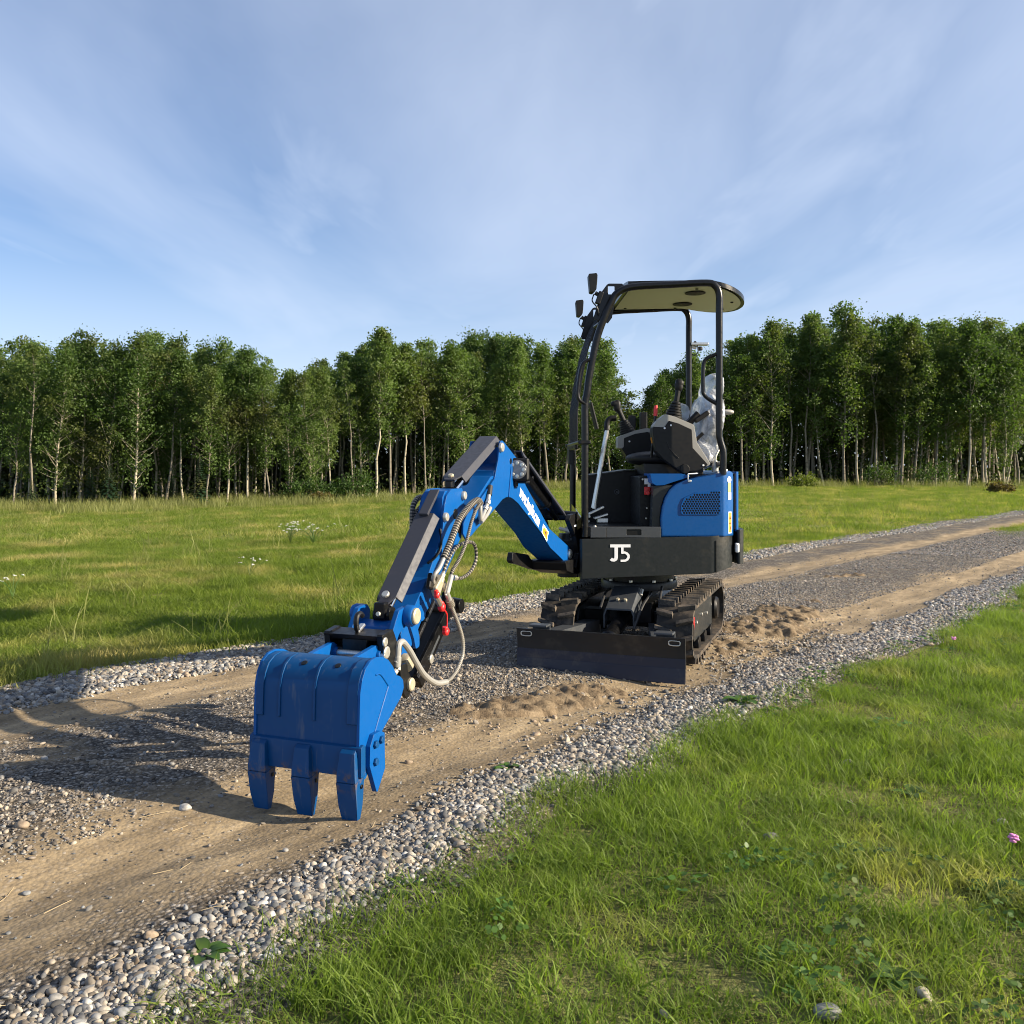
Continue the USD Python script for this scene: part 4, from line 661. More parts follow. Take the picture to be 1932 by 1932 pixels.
P('grille_backing', prism(go, .4292, .4305, HF), BLK, HOOD)
hexes = []
pitch = .0150
for i in range(24):
    for j in range(16):
        cx, cz = -.43 + i * pitch + (j % 2) * pitch / 2, .825 + j * pitch * .866; hx_ = Polygon([(cx + pitch * .44 * math.cos(a), cz + pitch * .44 * math.sin(a)) for a in np.arange(6) * math.pi / 3 + math.pi / 6])
        if go.buffer(-.003).contains(hx_): hexes.append(hx_)
P('grille_mesh', prism(go.difference(shapely.union_all(hexes)), .4310, .4345, HF), BLUE, HOOD, False)
CH = lambda p: HF(np.array([-.481, .3955, 0]) + np.asarray(p)[..., :1] * np.array([-.719, -.695, 0]) + np.asarray(p)[..., 1:2] * np.array([-.695, .719, 0]) + np.asarray(p)[..., 2:3] * np.array([0, 0, 1.0]))
P('round_label', disc((.004, 0, 1.028), (0, 1, 0), .020, .002, CH, 20, .02), WHT, HOOD)
P('green_label', bx((.006, .001, .985), (.032, .0022, .052), CH, r=.0008), GRN, HOOD); P('white_label', bx((.007, .001, .935), (.032, .0022, .042), CH, r=.0008), WHT, HOOD)
ol = P('warning_label', bx((.010, .001, .780), (.034, .0022, .125), CH, r=.0008), WHT, HOOD); P('label_face', bx((.010, .0022, .780), (.027, .0016, .115), CH, r=.0005), ORG, ol)
P('label_mark', [prism([(.002, .80), (.018, .80), (.010, .818)], .0031, .0037, CH), bx((.010, .0033, .776), (.020, .001, .005), CH, r=.0002), bx((.014, .0033, .748), (.006, .001, .018), CH, r=.0002)], BLK, ol)
P('hood_latch', [bx((-.245, .432, 1.022), (.02, .012, .014), HF), rod((-.238, .425, 1.02), (-.238, .425, 1.062), .005, HF, 8), rod((-.238, .425, 1.062), (-.30, .40, 1.066), .005, HF, 8)], STEEL, HOOD)
P('filler_cap', [disc((-.425, .30, 1.072), (0, 0, 1), .020, .05, HF), disc((-.425, .30, 1.12), (0, 0, 1), .013, .022, HF)], PIPE_M); P('cap_chain', pipe([(-.425, .30, 1.13), (-.43, .30, 1.17), (-.45, .29, 1.21), (-.455, .28, 1.24)], .007, HF, 8), ZINC)
for q in range(3): P('deck_bolt', disc((-.455 - .018 * q, .33 - .02 * q, 1.077), (0, 0, 1), .009, .012, HF, 6), ZINC)
# tank box, seat box and their fittings
TB = P('tank_box', [prism([(.30, .75), (.302, 1.040), (.28, 1.052), (.036, 1.076), (-.03, 1.078), (-.05, .75)], -.42, -.10, HF, r=.004)], BLKM)
P('tank_lid', prism([(.300, 1.043), (.036, 1.079), (-.03, 1.082), (-.03, 1.088), (.036, 1.087), (.300, 1.051)], -.425, -.095, HF), CHAR, TB)
P('tank_lock', [pipe([(.105 + .014 * math.cos(a), -.097, .945 + .014 * math.sin(a)) for a in np.linspace(0, 6.283, 13)], .003, HF, 6, 2), bx((.105, -.097, .945), (.012, .004, .008), HF, r=.001)], GREYP, TB)
SB = P('seat_box', [prism([(.02, .75), (.02, 1.045), (-.06, 1.06), (-.48, 1.06), (-.48, .75)], -.098, .30, HF, r=.004)], BLKM)
P('isolator_switch', [bx((-.022, .305, .962), (.036, .016, .048), HF), disc((-.022, .312, .95), (0, 1, 0), .013, .02, HF)], RED, SB)
P('switch_label', bx((-.016, .3015, 1.018), (.022, .003, .034), HF, r=.0008), WHT, SB); P('switch_label', bx((-.034, .3015, .998), (.016, .003, .036), HF, r=.0008), WHT, SB)
for q, (x_, z_) in enumerate([(.005, 1.03), (-.032, 1.028), (-.045, .955), (-.05, .93), (-.02, .86), (-.045, .85), (-.044, .80), (-.015, .80)]): P('panel_bolt', disc((x_, .30, z_), (0, 1, 0), .006, .006, HF, 8), ZINC, SB)
# canopy frame
near = [(.357, .70), (.357, 1.0), (.357, 1.30), (.357, 1.452), (.344, 1.537), (.331, 1.635), (.291, 1.831), (.246, 1.962), (.206, 2.053), (.178, 2.099), (.128, 2.130), (.049, 2.145), (-.15, 2.156), (-.345, 2.166), (-.395, 2.150), (-.419, 2.10), (-.420, 2.0), (-.420, 1.6), (-.419, 1.32), (-.424, 1.26), (-.443, 1.184), (-.442, 1.06)]
def path_x(z): return np.interp(z, [p[1] for p in near[:10]], [p[0] for p in near[:10]])
P('canopy_post', pipe([(x, .42, z) for x, z in near], 0.0205, HF, 12, 5), BLK, label='near hoop of the canopy frame'); P('canopy_post', pipe([(x, -.42, z) for x, z in near], .0205, HF, 12, 5), BLK, label='far hoop of the canopy frame')
for x, z in ((.19, 2.085),): P('cross_bar', rod((x, -.42, z), (x, .42, z), .018, HF), BLK)
P('rear_cross_bar', rod((-.443, -.42, 1.12), (-.443, .42, 1.12), .018, HF), BLK)
nu, nv = 26, 15
def roof_pts(dz, ins=0.0, xe=.105):
    xs = np.concatenate([np.linspace(xe - ins, -.40, 12), -.40 - (.255 - ins) * np.sin(np.linspace(0, 1, 13)[1:] * math.pi / 2)]); out = []
    for x in xs:
        w = .402 - ins if x >= -.40 else (.402 - ins) * math.sqrt(max(0.0, 1 - ((x + .40) / (.256 - ins)) ** 2)) + .002
        for t in np.linspace(-1, 1, nv): out.append((x, t * w, 2.164 + dz + .030 * (1 - t * t) * (dz > 0) - .30 * max(0, -.36 - x) ** 1.2 + .010 * min(1, (.1 - x) / .5)))
    return np.array(out).reshape(len(xs), nv, 3)
top, bot = roof_pts(.014), roof_pts(-.012); a_, b_ = top.reshape(-1, 3), bot.reshape(-1, 3); h_ = len(top); F_ = []
idx = np.arange(h_ * nv).reshape(h_, nv)
for I, fl in ((idx, 0), (idx + h_ * nv, 1)):
    q = np.stack([I[:-1, :-1], I[:-1, 1:], I[1:, 1:], I[1:, :-1]], -1).reshape(-1, 4); t = np.vstack([q[:, [0, 1, 2]], q[:, [0, 2, 3]]]); F_.append(t[:, ::-1] if fl else t)
rim = np.concatenate([idx[0, :-1], idx[:-1, -1], idx[-1, :0:-1], idx[:0:-1, 0]]); rn = np.roll(rim, -1); F_.append(np.vstack([np.stack([rim, rn, rn + h_ * nv], 1), np.stack([rim, rn + h_ * nv, rim + h_ * nv], 1)]))
ROOF = P('canopy_roof', trimesh.Trimesh(HF(np.vstack([a_, b_])), np.vstack(F_)), BLK, smooth=50)
hl = roof_pts(-.017, .022); P('headliner', grid_mesh(*[HF(hl.reshape(-1, 3)).reshape(hl.shape)[..., k] for k in range(3)]), CREAM, ROOF, True)
for y in (.19, -.19): P('roof_speaker', [disc((-.33, y, 2.153), (0, 0, -1), .062, .008, HF, 24), ], BLKM, ROOF)
for x, y in ((.02, .33), (.02, -.33), (-.31, .33), (-.31, -.33), (-.57, .12), (-.57, -.12)): P('roof_screw', disc((x, y, 2.150 if x > -.5 else 2.11), (0, 0, -1), .010, .006, HF, 8), BLK, ROOF)
for s, y in ((1, .42), (-1, -.42)):
    pl = Polygon([(.262, 2.112), (.228, 2.158), (.216, 2.164), (.140, 2.164), (.128, 2.152), (.116, 2.138), (.17, 2.10), (.19, 2.02), (.199, 1.965), (.222, 1.934), (.262, 1.95), (.300, 1.955), (.305, 1.97)]).difference(rnd(sbox(.188, 2.106, .218, 2.145), .0).buffer(.004))
    br = P('light_bracket', prism(pl, y - .003 - .021 * s, y + .003 - .021 * s, HF), BLK)
    P('lamp_mount', [bx((.275, y + .012 * s, 2.075), (.03, .03, .075), HF, (0, -.35, 0)), rod((.30, y + .01 * s, 2.105), (.275, y + .01 * s, 2.09), .012, HF, 8)], BTXT, br)
    fl = P('flood_lamp', prism([(.340, 2.208), (.293, 2.213), (.288, 2.200), (.294, 2.122), (.312, 2.104), (.331, 2.108)], y - .040, y + .040, HF, r=.006), BLKM, br)
    P('lamp_wire', pipe([(.305, y, 2.10), (.315, y, 2.06), (.29, y + .02, 2.02), (.275, y, 1.98)], .004, HF, 6), HOSE, br)
# front guard of thin rods between the posts
for g_ in (rod((path_x(2.06) + .02, -.42, 2.06), (path_x(2.06) + .02, .20, 2.06), .010, HF, 8), rod((.388, -.42, 1.245), (.388, .44, 1.245), .012, HF, 8), rod((path_x(1.95) + .02, .16, 1.95), (path_x(1.95) + .02, .42, 1.93), .012, HF, 8), bx((.388, -.10, 1.225), (.02, .62, .03), HF)): P('front_guard_rail', g_, BLK)
for k, y in enumerate(np.linspace(.17, -.385, 10)):
    P('guard_rod', pipe([(float(path_x(z)) + .022, y, z) for z in np.linspace(1.24, 2.07, 12)], .0048, HF, 6, 2), BLK)
P('lower_guard_pane', prism([(-.33, .745), (.40, .71), (.40, .80), (-.33, .86)], .366, .372, HF, 'yz'), PANE)
for y in (-.2, .25): P('pane_bolt', disc((.372, y, .79), (1, 0, 0), .012, .012, HF, 8), BLK)
P('post_clamp', bx((.357, .42, 1.245), (.06, .06, .022), HF), BTXT); P('post_clamp', bx((.375, -.42, 1.245), (.06, .06, .022), HF), BTXT)
P('wiper_motor', bx((.385, -.28, 1.17), (.03, .14, .10), HF), BTXT)
P('side_mirror', bx((.30, .35, 1.40), (.012, .05, .16), HF, (0, .25, .2)), BLKM)
P('grab_handle', pipe([(-.415, .42, 1.757), (-.38, .42, 1.745), (-.345, .42, 1.727), (-.330, .42, 1.70), (-.326, .42, 1.65), (-.326, .42, 1.56), (-.330, .42, 1.525), (-.352, .42, 1.50), (-.38, .42, 1.482), (-.415, .42, 1.463)], .0115, HF, 10, 4), BLK)
P('grab_handle', pipe([(.312, .425, 1.722), (.345, .43, 1.716), (.373, .435, 1.692), (.388, .435, 1.64), (.398, .435, 1.56), (.398, .435, 1.515), (.387, .435, 1.485), (.352, .43, 1.462)], .0105, HF, 10, 4), BLK)
P('post_lamp', [bx((-.49, -.42, 1.925), (.12, .05, .018), HF), rod((-.42, -.42, 1.915), (-.47, -.42, 1.90), .012, HF, 8)], STEEL); P('post_lamp_wire', [pipe([(-.44, -.42, 1.91), (-.46, -.40, 1.94), (-.48, -.41, 1.88), (-.46, -.42, 1.85), (-.44, -.42, 1.86)], .004, HF, 6), ball((-.495, -.42, 1.895), (.018, .015, .015), HF, 2)], HOSE)
# consoles, joysticks, levers
def console(y0, y1, body, panel, nm):
    c = P(nm, prism(body, y0, y1, HF, r=.008), TRIM); P('side_panel', prism(panel, y0 - .004, y1 + .005, HF, r=.006), BLKM, c); return c
LC = console(.235, .335, [(-.052, 1.342), (-.072, 1.372), (-.124, 1.413), (-.180, 1.398), (-.292, 1.350), (-.309, 1.248), (-.390, 1.120), (-.370, 1.105), (-.2, 1.14), (-.10, 1.25)], [(-.050, 1.338), (-.118, 1.336), (-.143, 1.374), (-.200, 1.358), (-.278, 1.322), (-.284, 1.215), (-.374, 1.117), (-.330, 1.083), (-.217, 1.075), (-.116, 1.146), (-.066, 1.20), (-.049, 1.303)], 'left_console')
for x, z in ((-.155, 1.347), (-.118, 1.330), (-.345, 1.113)): P('panel_screw', disc((x, .339, z), (0, 1, 0), .006, .004, HF, 8), WHT, LC)
P('console_knob', disc((-.236, .30, 1.092), (0, 1, 0), .031, .05, HF, 24), BLKM, LC)
P('console_crease', pipe([(-.13, .3405, 1.25), (-.155, .3405, 1.20), (-.20, .3405, 1.155)], .0025, HF, 6), BLK, LC)
RC = console(-.34, -.225, [(.080, 1.298), (.080, 1.225), (.05, 1.222), (-.06, 1.23), (-.20, 1.24), (-.22, 1.32), (-.108, 1.356), (-.03, 1.340)], [(.042, 1.290), (.042, 1.236), (.056, 1.220), (.00, 1.135), (-.15, 1.135), (-.2, 1.2), (-.2, 1.31), (-.108, 1.330), (-.03, 1.318)], 'right_console')
P('panel_screw', disc((.008, -.22, 1.268), (0, 1, 0), .006, .004, HF, 8), WHT, RC)
for (b, m, t2, y) in (((-.182, 1.395), (-.200, 1.492), (-.217, 1.60), .275), ((.010, 1.325), (.036, 1.405), (.085, 1.515), -.28)):
    b, m, t2 = (np.array([q[0], y, q[1]]) for q in (b, m, t2)); js = P('joystick', pipe([m - .01 * (m - b), m + .25 * (t2 - m), m + .6 * (t2 - m), m + .9 * (t2 - m), t2], .016, HF, 10, 3), BLKM, label='left joystick' if y > 0 else 'right joystick')
    P('grip', [ball(t2 + (t2 - m) * -.12, (.024, .022, .040), HF, 2), ball(t2 + np.array([-.002 if y > 0 else .010, 0, .0]), (.025, .022, .020), HF, 2)], BLKM, js)
    for q in range(6): P('bellows_ring', disc(b + (m - b) * q / 6, m - b, .052 - .0048 * q, .0155, HF, 18, .28), BLKM, js)
P('monitor', [bx((-.105, -.36, 1.405), (.045, .05, .12), HF), bx((-.03, -.36, 1.40), (.05, .01, .09), HF)], BTXT)
P('safety_lever', [pipe([(-.055, .25, 1.16), (-.060, .26, 1.24), (-.070, .26, 1.32), (-.078, .26, 1.41)], .008, HF, 8), ], BLK); P('lever_grip', disc((-.078, .26, 1.405), (-.05, 0, 1), .012, .065, HF, 12, .3), RED); P('lever_tag', bx((-.060, .272, 1.262), (.022, .004, .035), HF, (0, .15, 0), .001), ORG)
for k, (y, dx) in enumerate(((.03, 0), (-.10, -.013))):
    tl = P('travel_lever', rod((.262 + dx * .4, y, .845), (.178 + dx, y, 1.36), .0125, HF, 12), STEEL); P('lever_knob', pipe([(.186 + dx, y, 1.33), (.180 + dx, y, 1.385), (.160 + dx, y, 1.405), (.125 + dx, y, 1.408)], [.016, .019, .022, .021][0], HF, 10, 3), BLKM, tl)
P('foot_pedal', [bx((.255, .06, .835), (.11, .05, .012), HF, (0, .45, 0)), bx((.225, .06, .80), (.09, .07, .012), HF, (0, .30, 0)), bx((.215, .06, .775), (.07, .05, .03), HF)], STEEL)
for dx, dz in ((0, 0), (.006, -.03), (.012, .03)): P('pedal_pin', disc((.30 + dx, .09, .80 + dz), (0, 1, 0), .009, .012, HF, 8), ZINC)
P('seat_cushion', ball((-.165, 0, 1.155), (.225, .21, .047), HF, 3), BLKM); P('seat_base', bx((-.20, 0, 1.09), (.36, .38, .07), HF), BTXT)
P('seat_back', ball((-.455, 0, 1.36), (.055, .19, .22), HF, 3, (0, -.16, 0)), CHAR)
def film(c, s, sub, rot, seed, amp):
    m = trimesh.creation.icosphere(sub, 1.0); v = np.array(m.vertices); e = np.sign(v) * np.abs(v) ** .72 * np.asarray(s); e = e * (1 + amp * (meshkit.fbm(v * 2.3 + seed, 4, seed)[:, None] - .5)); m.vertices = e; m.apply_transform(trimesh.transformations.euler_matrix(*rot)); m.apply_translation(c); return to(m, HF)
FM = P('seat_cover', film((-.432, .0, 1.345), (.085, .235, .225), 4, (0, -.17, 0), 3, .40), FILM, smooth=True, label='crumpled clear plastic film over the seat back')
P('headrest_cover', film((-.468, .0, 1.575), (.060, .15, .105), 4, (0, -.25, 0), 5, .35), FILM, FM, True); P('armrest_cover', film((-.305, -.17, 1.452), (.062, .06, .058), 4, (0, 0, 0), 9, .4), FILM, FM, True); P('film_skirt', film((-.36, .05, 1.19), (.11, .17, .09), 4, (0, -.5, 0), 12, .5), FILM, FM, True)
P('armrest_lever', [pipe([(-.285, .20, 1.36), (-.315, .21, 1.395), (-.345, .21, 1.425)], .020, HF, 8, 3), bx((-.365, .21, 1.405), (.095, .05, .028), HF, (0, .6, 0))], BLKM); P('recline_lever', pipe([(-.305, .22, 1.235), (-.33, .24, 1.27), (-.365, .25, 1.305)], .011, HF, 8, 3), BLKM)
P('tray', ball((-.54, .10, 1.438), (.045, .06, .016), HF, 2), TRIM)

# ---- boom, arm, bucket
foot = [(2.40, .595), (2.52, .560), (2.60, .545), (2.645, .565), (2.650, .610), (2.60, .640), (2.50, .672), (2.40, .70)]
low_seg = [(1.673, .948), (1.748, .922), (2.107, .752), (2.251, .664), (2.42, .600), (2.52, .560), (2.61, .545), (2.648, .57), (2.650, .605), (2.60, .640), (2.241, .766), (1.852, 1.010), (1.749, 1.133), (1.56, 1.215), (1.530, 1.226), (1.505, 1.224), (1.490, 1.195), (1.472, 1.131), (1.427, 1.046), (1.249, .954), (1.10, .893), (1.07, .86), (1.065, .82), (1.10, .792), (1.16, .807), (1.209, .828), (1.384, .891), (1.481, .930), (1.53, .950), (1.58, .959), (1.63, .958)]
ear = Polygon([(1.400, 1.045), (1.48, 1.09), (1.60, 1.06), (1.852, 1.010), (1.749, 1.133), (1.56, 1.215), (1.530, 1.228), (1.505, 1.226), (1.490, 1.195), (1.472, 1.131)])
core = rnd(Polygon(low_seg).difference(Polygon([(1.40, 1.07), (1.46, 1.09), (1.60, 1.12), (1.60, 1.3), (1.3, 1.3)])).intersection(sbox(1.19, 0, 3, 2)), .0)
BOOM = P('boom', prism(core, -.068, .068, BF), BLUE)
P('boom_side_plate', prism(rnd(low_seg, .006), .069, .077, BF), BLUE, BOOM); P('boom_side_plate', prism(rnd(low_seg, .006), -.077, -.069, BF), BLUE, BOOM)
P('boom_top_plate', prism([(1.19, .93), (1.26, .963), (1.41, 1.045), (1.44, 1.05), (1.44, 1.062), (1.40, 1.058), (1.25, .972), (1.18, .937)], -.069, .069, BF), BLUE, BOOM)
P('stiffener', bx((1.63, .079, 1.03), (.018, .006, .15), BF, (0, .25, 0)), BLUE, BOOM)
pin('boom_pin', 1.502, 1.194, .077, .022, ZINC, BOOM); pin('boom_hole', 1.640, 1.130, .0765, .015, BLK, BOOM, .001)
pin('foot_pin', 2.60, .60, .077, .028, ZINC, BOOM)
TX = meshkit.text_mesh('www.haylfe.com', .034, .002, True); tw = TX.bounds[1][0]; dv = np.array([2.048 - 1.752, .808 - .985]); L_ = np.linalg.norm(dv); dv /= L_; up = np.array([-dv[1], dv[0]]) * 1.0
def text_to(m):
    v = np.array(m.vertices); k = L_ / tw; s_ = 1.752 + v[:, 0] * k * dv[0] + v[:, 1] * 1.6 * up[0]; z_ = .965 + v[:, 0] * k * dv[1] + v[:, 1] * 1.6 * up[1]; m.vertices = BF(np.stack([s_, .0772 + v[:, 2], z_], 1)); return fix(m)
P('boom_lettering', text_to(TX), WHT, BOOM, False)
bl_ = P('boom_label', prism([(2.127, .801), (2.101, .758), (2.188, .701), (2.217, .752)], .0772, .0788, BF), WHT, BOOM); P('label_face', prism([(2.132, .787), (2.111, .757), (2.184, .710), (2.205, .750)], .0789, .0797, BF), ORG, bl_); P('label_mark', prism([(2.145, .762), (2.170, .728), (2.180, .755)], .0798, .0803, BF), YEL, bl_)
# boom lamp
LM = P('work_lamp', bx((1.690, .094, 1.090), (.036, .112, .112), BF, (0, 0, -.20), .010), BLKM)
P('lamp_lens', [disc((1.6723, .0978, 1.090), (-.98, .2, 0), .047, .003, BF, 24)], LENS, LM)
for q in range(8): P('lamp_diode', disc((1.6695 + .2 * .032 * math.cos(q * .785), .0984 + .98 * .032 * math.cos(q * .785), 1.090 + .032 * math.sin(q * .785)), (-.98, .2, 0), .0095, .003, BF, 10), ZINC, LM)
P('lamp_bracket', [bx((1.715, .10, 1.028), (.05, .08, .012), BF), bx((1.70, .078, 1.022), (.03, .02, .035), BF), disc((1.70, .165, 1.05), (0, 1, 0), .008, .006, BF)], BTXT, LM)
# boom cylinder above the lower boom
P('boom_cylinder', [rod((1.80, 0, 1.16), (2.36, 0, .915), .040, BF, 18), disc((2.36, 0, .915), (.56, 0, -.245), .045, .03, BF)], BLK); P('cylinder_rod', rod((2.37, 0, .91), (2.60, 0, .81), .022, BF), CHROME)
P('cylinder_guard', prism([(-.055, 0), (.055, 0), (.07, -.03), (.062, -.034), (.05, -.008), (-.05, -.008), (-.062, -.034), (-.07, -.03)], 0, .86, lambda p: BF(np.array([1.86, 0, 1.185]) + np.asarray(p)[:, :1] * np.array([.905, 0, -.425]) + np.asarray(p)[:, 1:2] * np.array([0, 1, 0]) + np.asarray(p)[:, 2:3] * np.array([.425, 0, .905])), 'yz'), GUARD)
SWB = P('swing_bracket', [prism([(2.47, .80), (2.50, .83), (2.62, .835), (2.70, .80), (2.76, .72), (2.78, .60), (2.94, .66), (2.96, .50), (2.80, .475), (2.70, .475), (2.60, .52), (2.66, .60), (2.60, .70)], s * .105 - .014, s * .105 + .014, BF, r=.01) for s in (-1, 1)] + [disc((2.62, -.12, .82), (0, 1, 0), .028, .24, BF), bx((2.86, 0, .57), (.16, .20, .19), BF), disc((2.85, 0, .44), (0, 0, 1), .07, .26, BF, 24)], BTXT)
P('swing_casting', [prism([(2.10, .60), (2.12, .645), (2.36, .612), (2.42, .575), (2.70, .56), (2.78, .52), (2.72, .475), (2.45, .52), (2.25, .565), (2.13, .585)], -.12, -.09, BF, r=.01), prism([(2.42, .575), (2.70, .565), (2.79, .53), (2.74, .478), (2.60, .485), (2.45, .52)], -.09, .11, BF, r=.01)], BTXT)
P('bracket_label', bx((2.58, .121, .765), (.05, .002, .010), BF, r=.0005), WHT, SWB)
P('house_front_lug', [bx((.43, -.05, .60), (.10, .20, .05), HF), bx((.43, -.05, .52), (.10, .20, .05), HF), bx((.40, .05, .70), (.05, .5, .04), HF)], BTXT)
P('swing_hose', pipe([(.47, .0, .72), (.43, .15, .715), (.40, .30, .71)], .012, HF, 8), BRAID); P('swing_hose', pipe([(.48, -.05, .64), (.45, .1, .66), (.40, .25, .67)], .012, HF, 8), HOSE)
# arm
sk_ = lambda P_: [(s_ + .045 * min(1, max(0, (z_ - .42) / .42)), z_) for s_, z_ in P_]
armp = sk_([(.905, 1.003), (.880, .975), (.872, .925), (.868, .88), (.860, .835), (.838, .775), (.758, .665), (.598, .514), (.555, .49), (.530, .44), (.515, .395), (.525, .355), (.555, .340), (.585, .355), (.628, .405), (.720, .500), (.816, .567), (.890, .626), (1.020, .745), (1.06, .79), (1.07, .85), (1.065, .91), (1.070, .965), (1.062, 1.004), (1.04, 1.010)])
ARM = P('arm', prism(rnd(armp, .008), -.046, .046, BF), BLUE)
for s in (1, -1): P('arm_head_plate', prism(rnd([(.990, 1.010), (.945, .985), (.922, .945), (.908, .90), (.905, .855), (.89, .80), (.90, .73), (1.02, .755), (1.09, .800), (1.115, .86), (1.125, .94), (1.118, .99), (1.10, 1.012)], .010), s * .051 - .006, s * .051 + .006, BF), BLUE, ARM)
pin('arm_pin', 1.107, .980, .057, .019, ZINC, ARM); pin('arm_pin', .922, .897, .057, .019, ZINC, ARM); pin('pivot_pin', 1.075, .845, .057, .026, BLK, ARM, .006); pin('arm_slot', 1.030, .905, .0572, .022, BLK, ARM, .002)
pin('end_pin', .552, .376, .060, .034, BRASS, ARM, .03)
P('inspection_plate', prism(Point(.735, .535).buffer(.035).exterior.coords[:-1], .0462, .0472, BF), BLUE, ARM)
# arm cylinder and guard
def along(a, b):
    a, b = np.array(a), np.array(b); d = (b - a) / np.linalg.norm(b - a); n_ = np.array([-d[1], d[0]])
    return lambda p: BF(np.stack([a[0] + p[:, 0] * d[0] + p[:, 2] * n_[0], p[:, 1], a[1] + p[:, 0] * d[1] + p[:, 2] * n_[1]], 1)), np.linalg.norm(b - a)
def guard(a, b, w, off, nm, flip=1, cut=.035):
    F, L = along(a, b); q = flip
    return P(nm, [prism([(-w, off * q), (w, off * q), (w + .016, (off - .030) * q), (w + .011, (off - .034) * q), (w - .004, (off - .006) * q), (-w + .004, (off - .006) * q), (-w - .011, (off - .034) * q), (-w - .016, (off - .030) * q)], cut, L, F, 'yz'), prism([(0, -w + .02), (0, w - .02), (cut, w), (cut, -w)], (off - .006) * q if q > 0 else -off, off * q if q > 0 else -(off - .006), F, 'xy')], GUARD)
P('arm_cylinder', [rod((1.49, 0, 1.19), (1.24, 0, 1.055), .030, BF, 16), disc((1.24, 0, 1.055), (-.29, 0, -.157), .034, .02, BF)], BLK); P('cylinder_rod', rod((1.24, 0, 1.055), (1.107, 0, .985), .018, BF), CHROME); P('rod_eye', disc((1.107, -.03, .983), (0, 1, 0), .034, .06, BF), BLK)
AG = guard((1.10, 1.036), (1.545, 1.236), .043, .014, 'arm_cylinder_guard'); P('guard_bolt', disc((1.124, -.005, 1.062), (-.41, 0, .91), .013, .010, BF, 8), BRASS, AG)
P('guard_bracket', [bx((1.125, -.01, 1.02), (.04, .03, .05), BF)], BTXT, AG)
P('bucket_cylinder', [rod((.915, 0, .892), (.67, 0, .683), .031, BF, 16), disc((.67, 0, .683), (-.245, 0, -.209), .035, .02, BF)], BLK); P('cylinder_rod', rod((.67, 0, .683), (.517, 0, .56), .018, BF), CHROME); P('rod_eye', disc((.517, -.032, .557), (0, 1, 0), .034, .064, BF), BLK)
BG = guard((.512, .590), (.865, .908), .038, .010, 'bucket_cylinder_guard'); P('guard_bolt', disc((.5265, .0, .627), (-.67, 0, .74), .015, .010, BF, 10), ZINC, BG)
FS, LS = along((.845, .905), (.955, 1.000)); P('guard_strap', prism([(-.020, 0), (.020, 0), (.020, .012), (-.020, .012)], 0, LS, FS, 'yz'), GUARD, BG); P('guard_foot', bx((.490, .0, .575), (.035, .045, .06), BF), BLK, BG); P('foot_bolt', disc((.472, .0, .565), (-1, 0, 0), .009, .01, BF, 8), ZINC, BG)
P('cylinder_pipe', pipe([(.905, .045, .85), (.895, .055, .80), (.875, .055, .76), (.835, .05, .735), (.80, .04, .72)], .0055, BF, 8, 4), BLK)
# links
for s in (1, -1):
    P('link_plate', prism(rnd([(.455, .585), (.425, .545), (.395, .50), (.355, .49), (.355, .46), (.385, .435), (.42, .455), (.455, .50), (.535, .53), (.54, .57), (.515, .592)], .012), s * .083 - .009, s * .083 + .009, BF), BLUE)
    if s > 0: P('side_link', prism(rnd([(.48, .57), (.49, .535), (.53, .47), (.545, .43), (.575, .435), (.575, .47), (.555, .52), (.55, .57), (.52, .592)], .010), s * .108 - .006, s * .108 + .006, BF), BLUE)
LP = P('link_boss', disc((.517, .092, .557), (0, 1, 0), .040, .032, BF, 24), BLUE); P('link_boss', disc((.517, -.092, .557), (0, -1, 0), .034, .040, BF, 24), BLUE)
P('link_web', prism(rnd([(.500, .540), (.43, .525), (.39, .47), (.41, .455), (.455, .50), (.520, .515)], .006), -.078, .078, BF), BLUE)
P('link_pin', disc((.517, .124, .557), (0, 1, 0), .030, .012, BF, 20), BRASS, LP); P('link_pin', disc((.517, -.124, .557), (0, -1, 0), .014, .014, BF, 12), ZINC, LP)
# tilting coupler
CP = P('coupler', [prism(rnd([(.285, .525), (.36, .535), (.405, .465), (.42, .405), (.47, .37), (.50, .33), (.49, .29), (.455, .275), (.43, .31), (.39, .36), (.33, .385), (.30, .44)], .008), s * .105 - .011, s * .105 + .011, BF) for s in (1, -1)] + [prism([(.283, .520), (.36, .530), (.38, .510), (.30, .500)], -.115, .115, BF), bx((.37, 0, .44), (.05, .20, .10), BF), bx((.295, 0, .435), (.012, .20, .02), BF), disc((.31, -.10, .46), (0, 1, 0), .016, .20, BF)], BTXT)
P('tilt_block', [bx((.34, .0, .47), (.09, .10, .07), BF), bx((.345, .085, .45), (.05, .02, .07), BF)], BLK, CP)
pin('coupler_pin', .300, .500, .116, .016, ZINC, CP, .006); pin('coupler_pin', .312, .462, .116, .021, ZINC, CP, .006)
P('coupler_jaw', [prism(rnd([(.39, .40), (.45, .40), (.455, .37), (.485, .335), (.492, .31), (.47, .28), (.445, .27), (.42, .30), (.40, .36)], .008), .117, .127, BF)], BTXT, CP); pin('jaw_pin', .470, .318, .127, .024, BRASS, CP, .012)
P('lifting_hook', pipe([(.345, .0, .525), (.318, 0, .530), (.308, 0, .556), (.315, 0, .580), (.335, 0, .586), (.352, 0, .575)], .010, BF, 8, 4), BTXT, CP); P('hook_latch', bx((.335, .0, .535), (.05, .02, .012), BF, (0, -.4, 0)), STEEL, CP)
P('coupler_fitting', [rod((.395, .12, .40), (.385, .125, .385), .009, BF, 8), rod((.375, .12, .385), (.36, .12, .38), .011, BF, 8)], ZINC, CP)
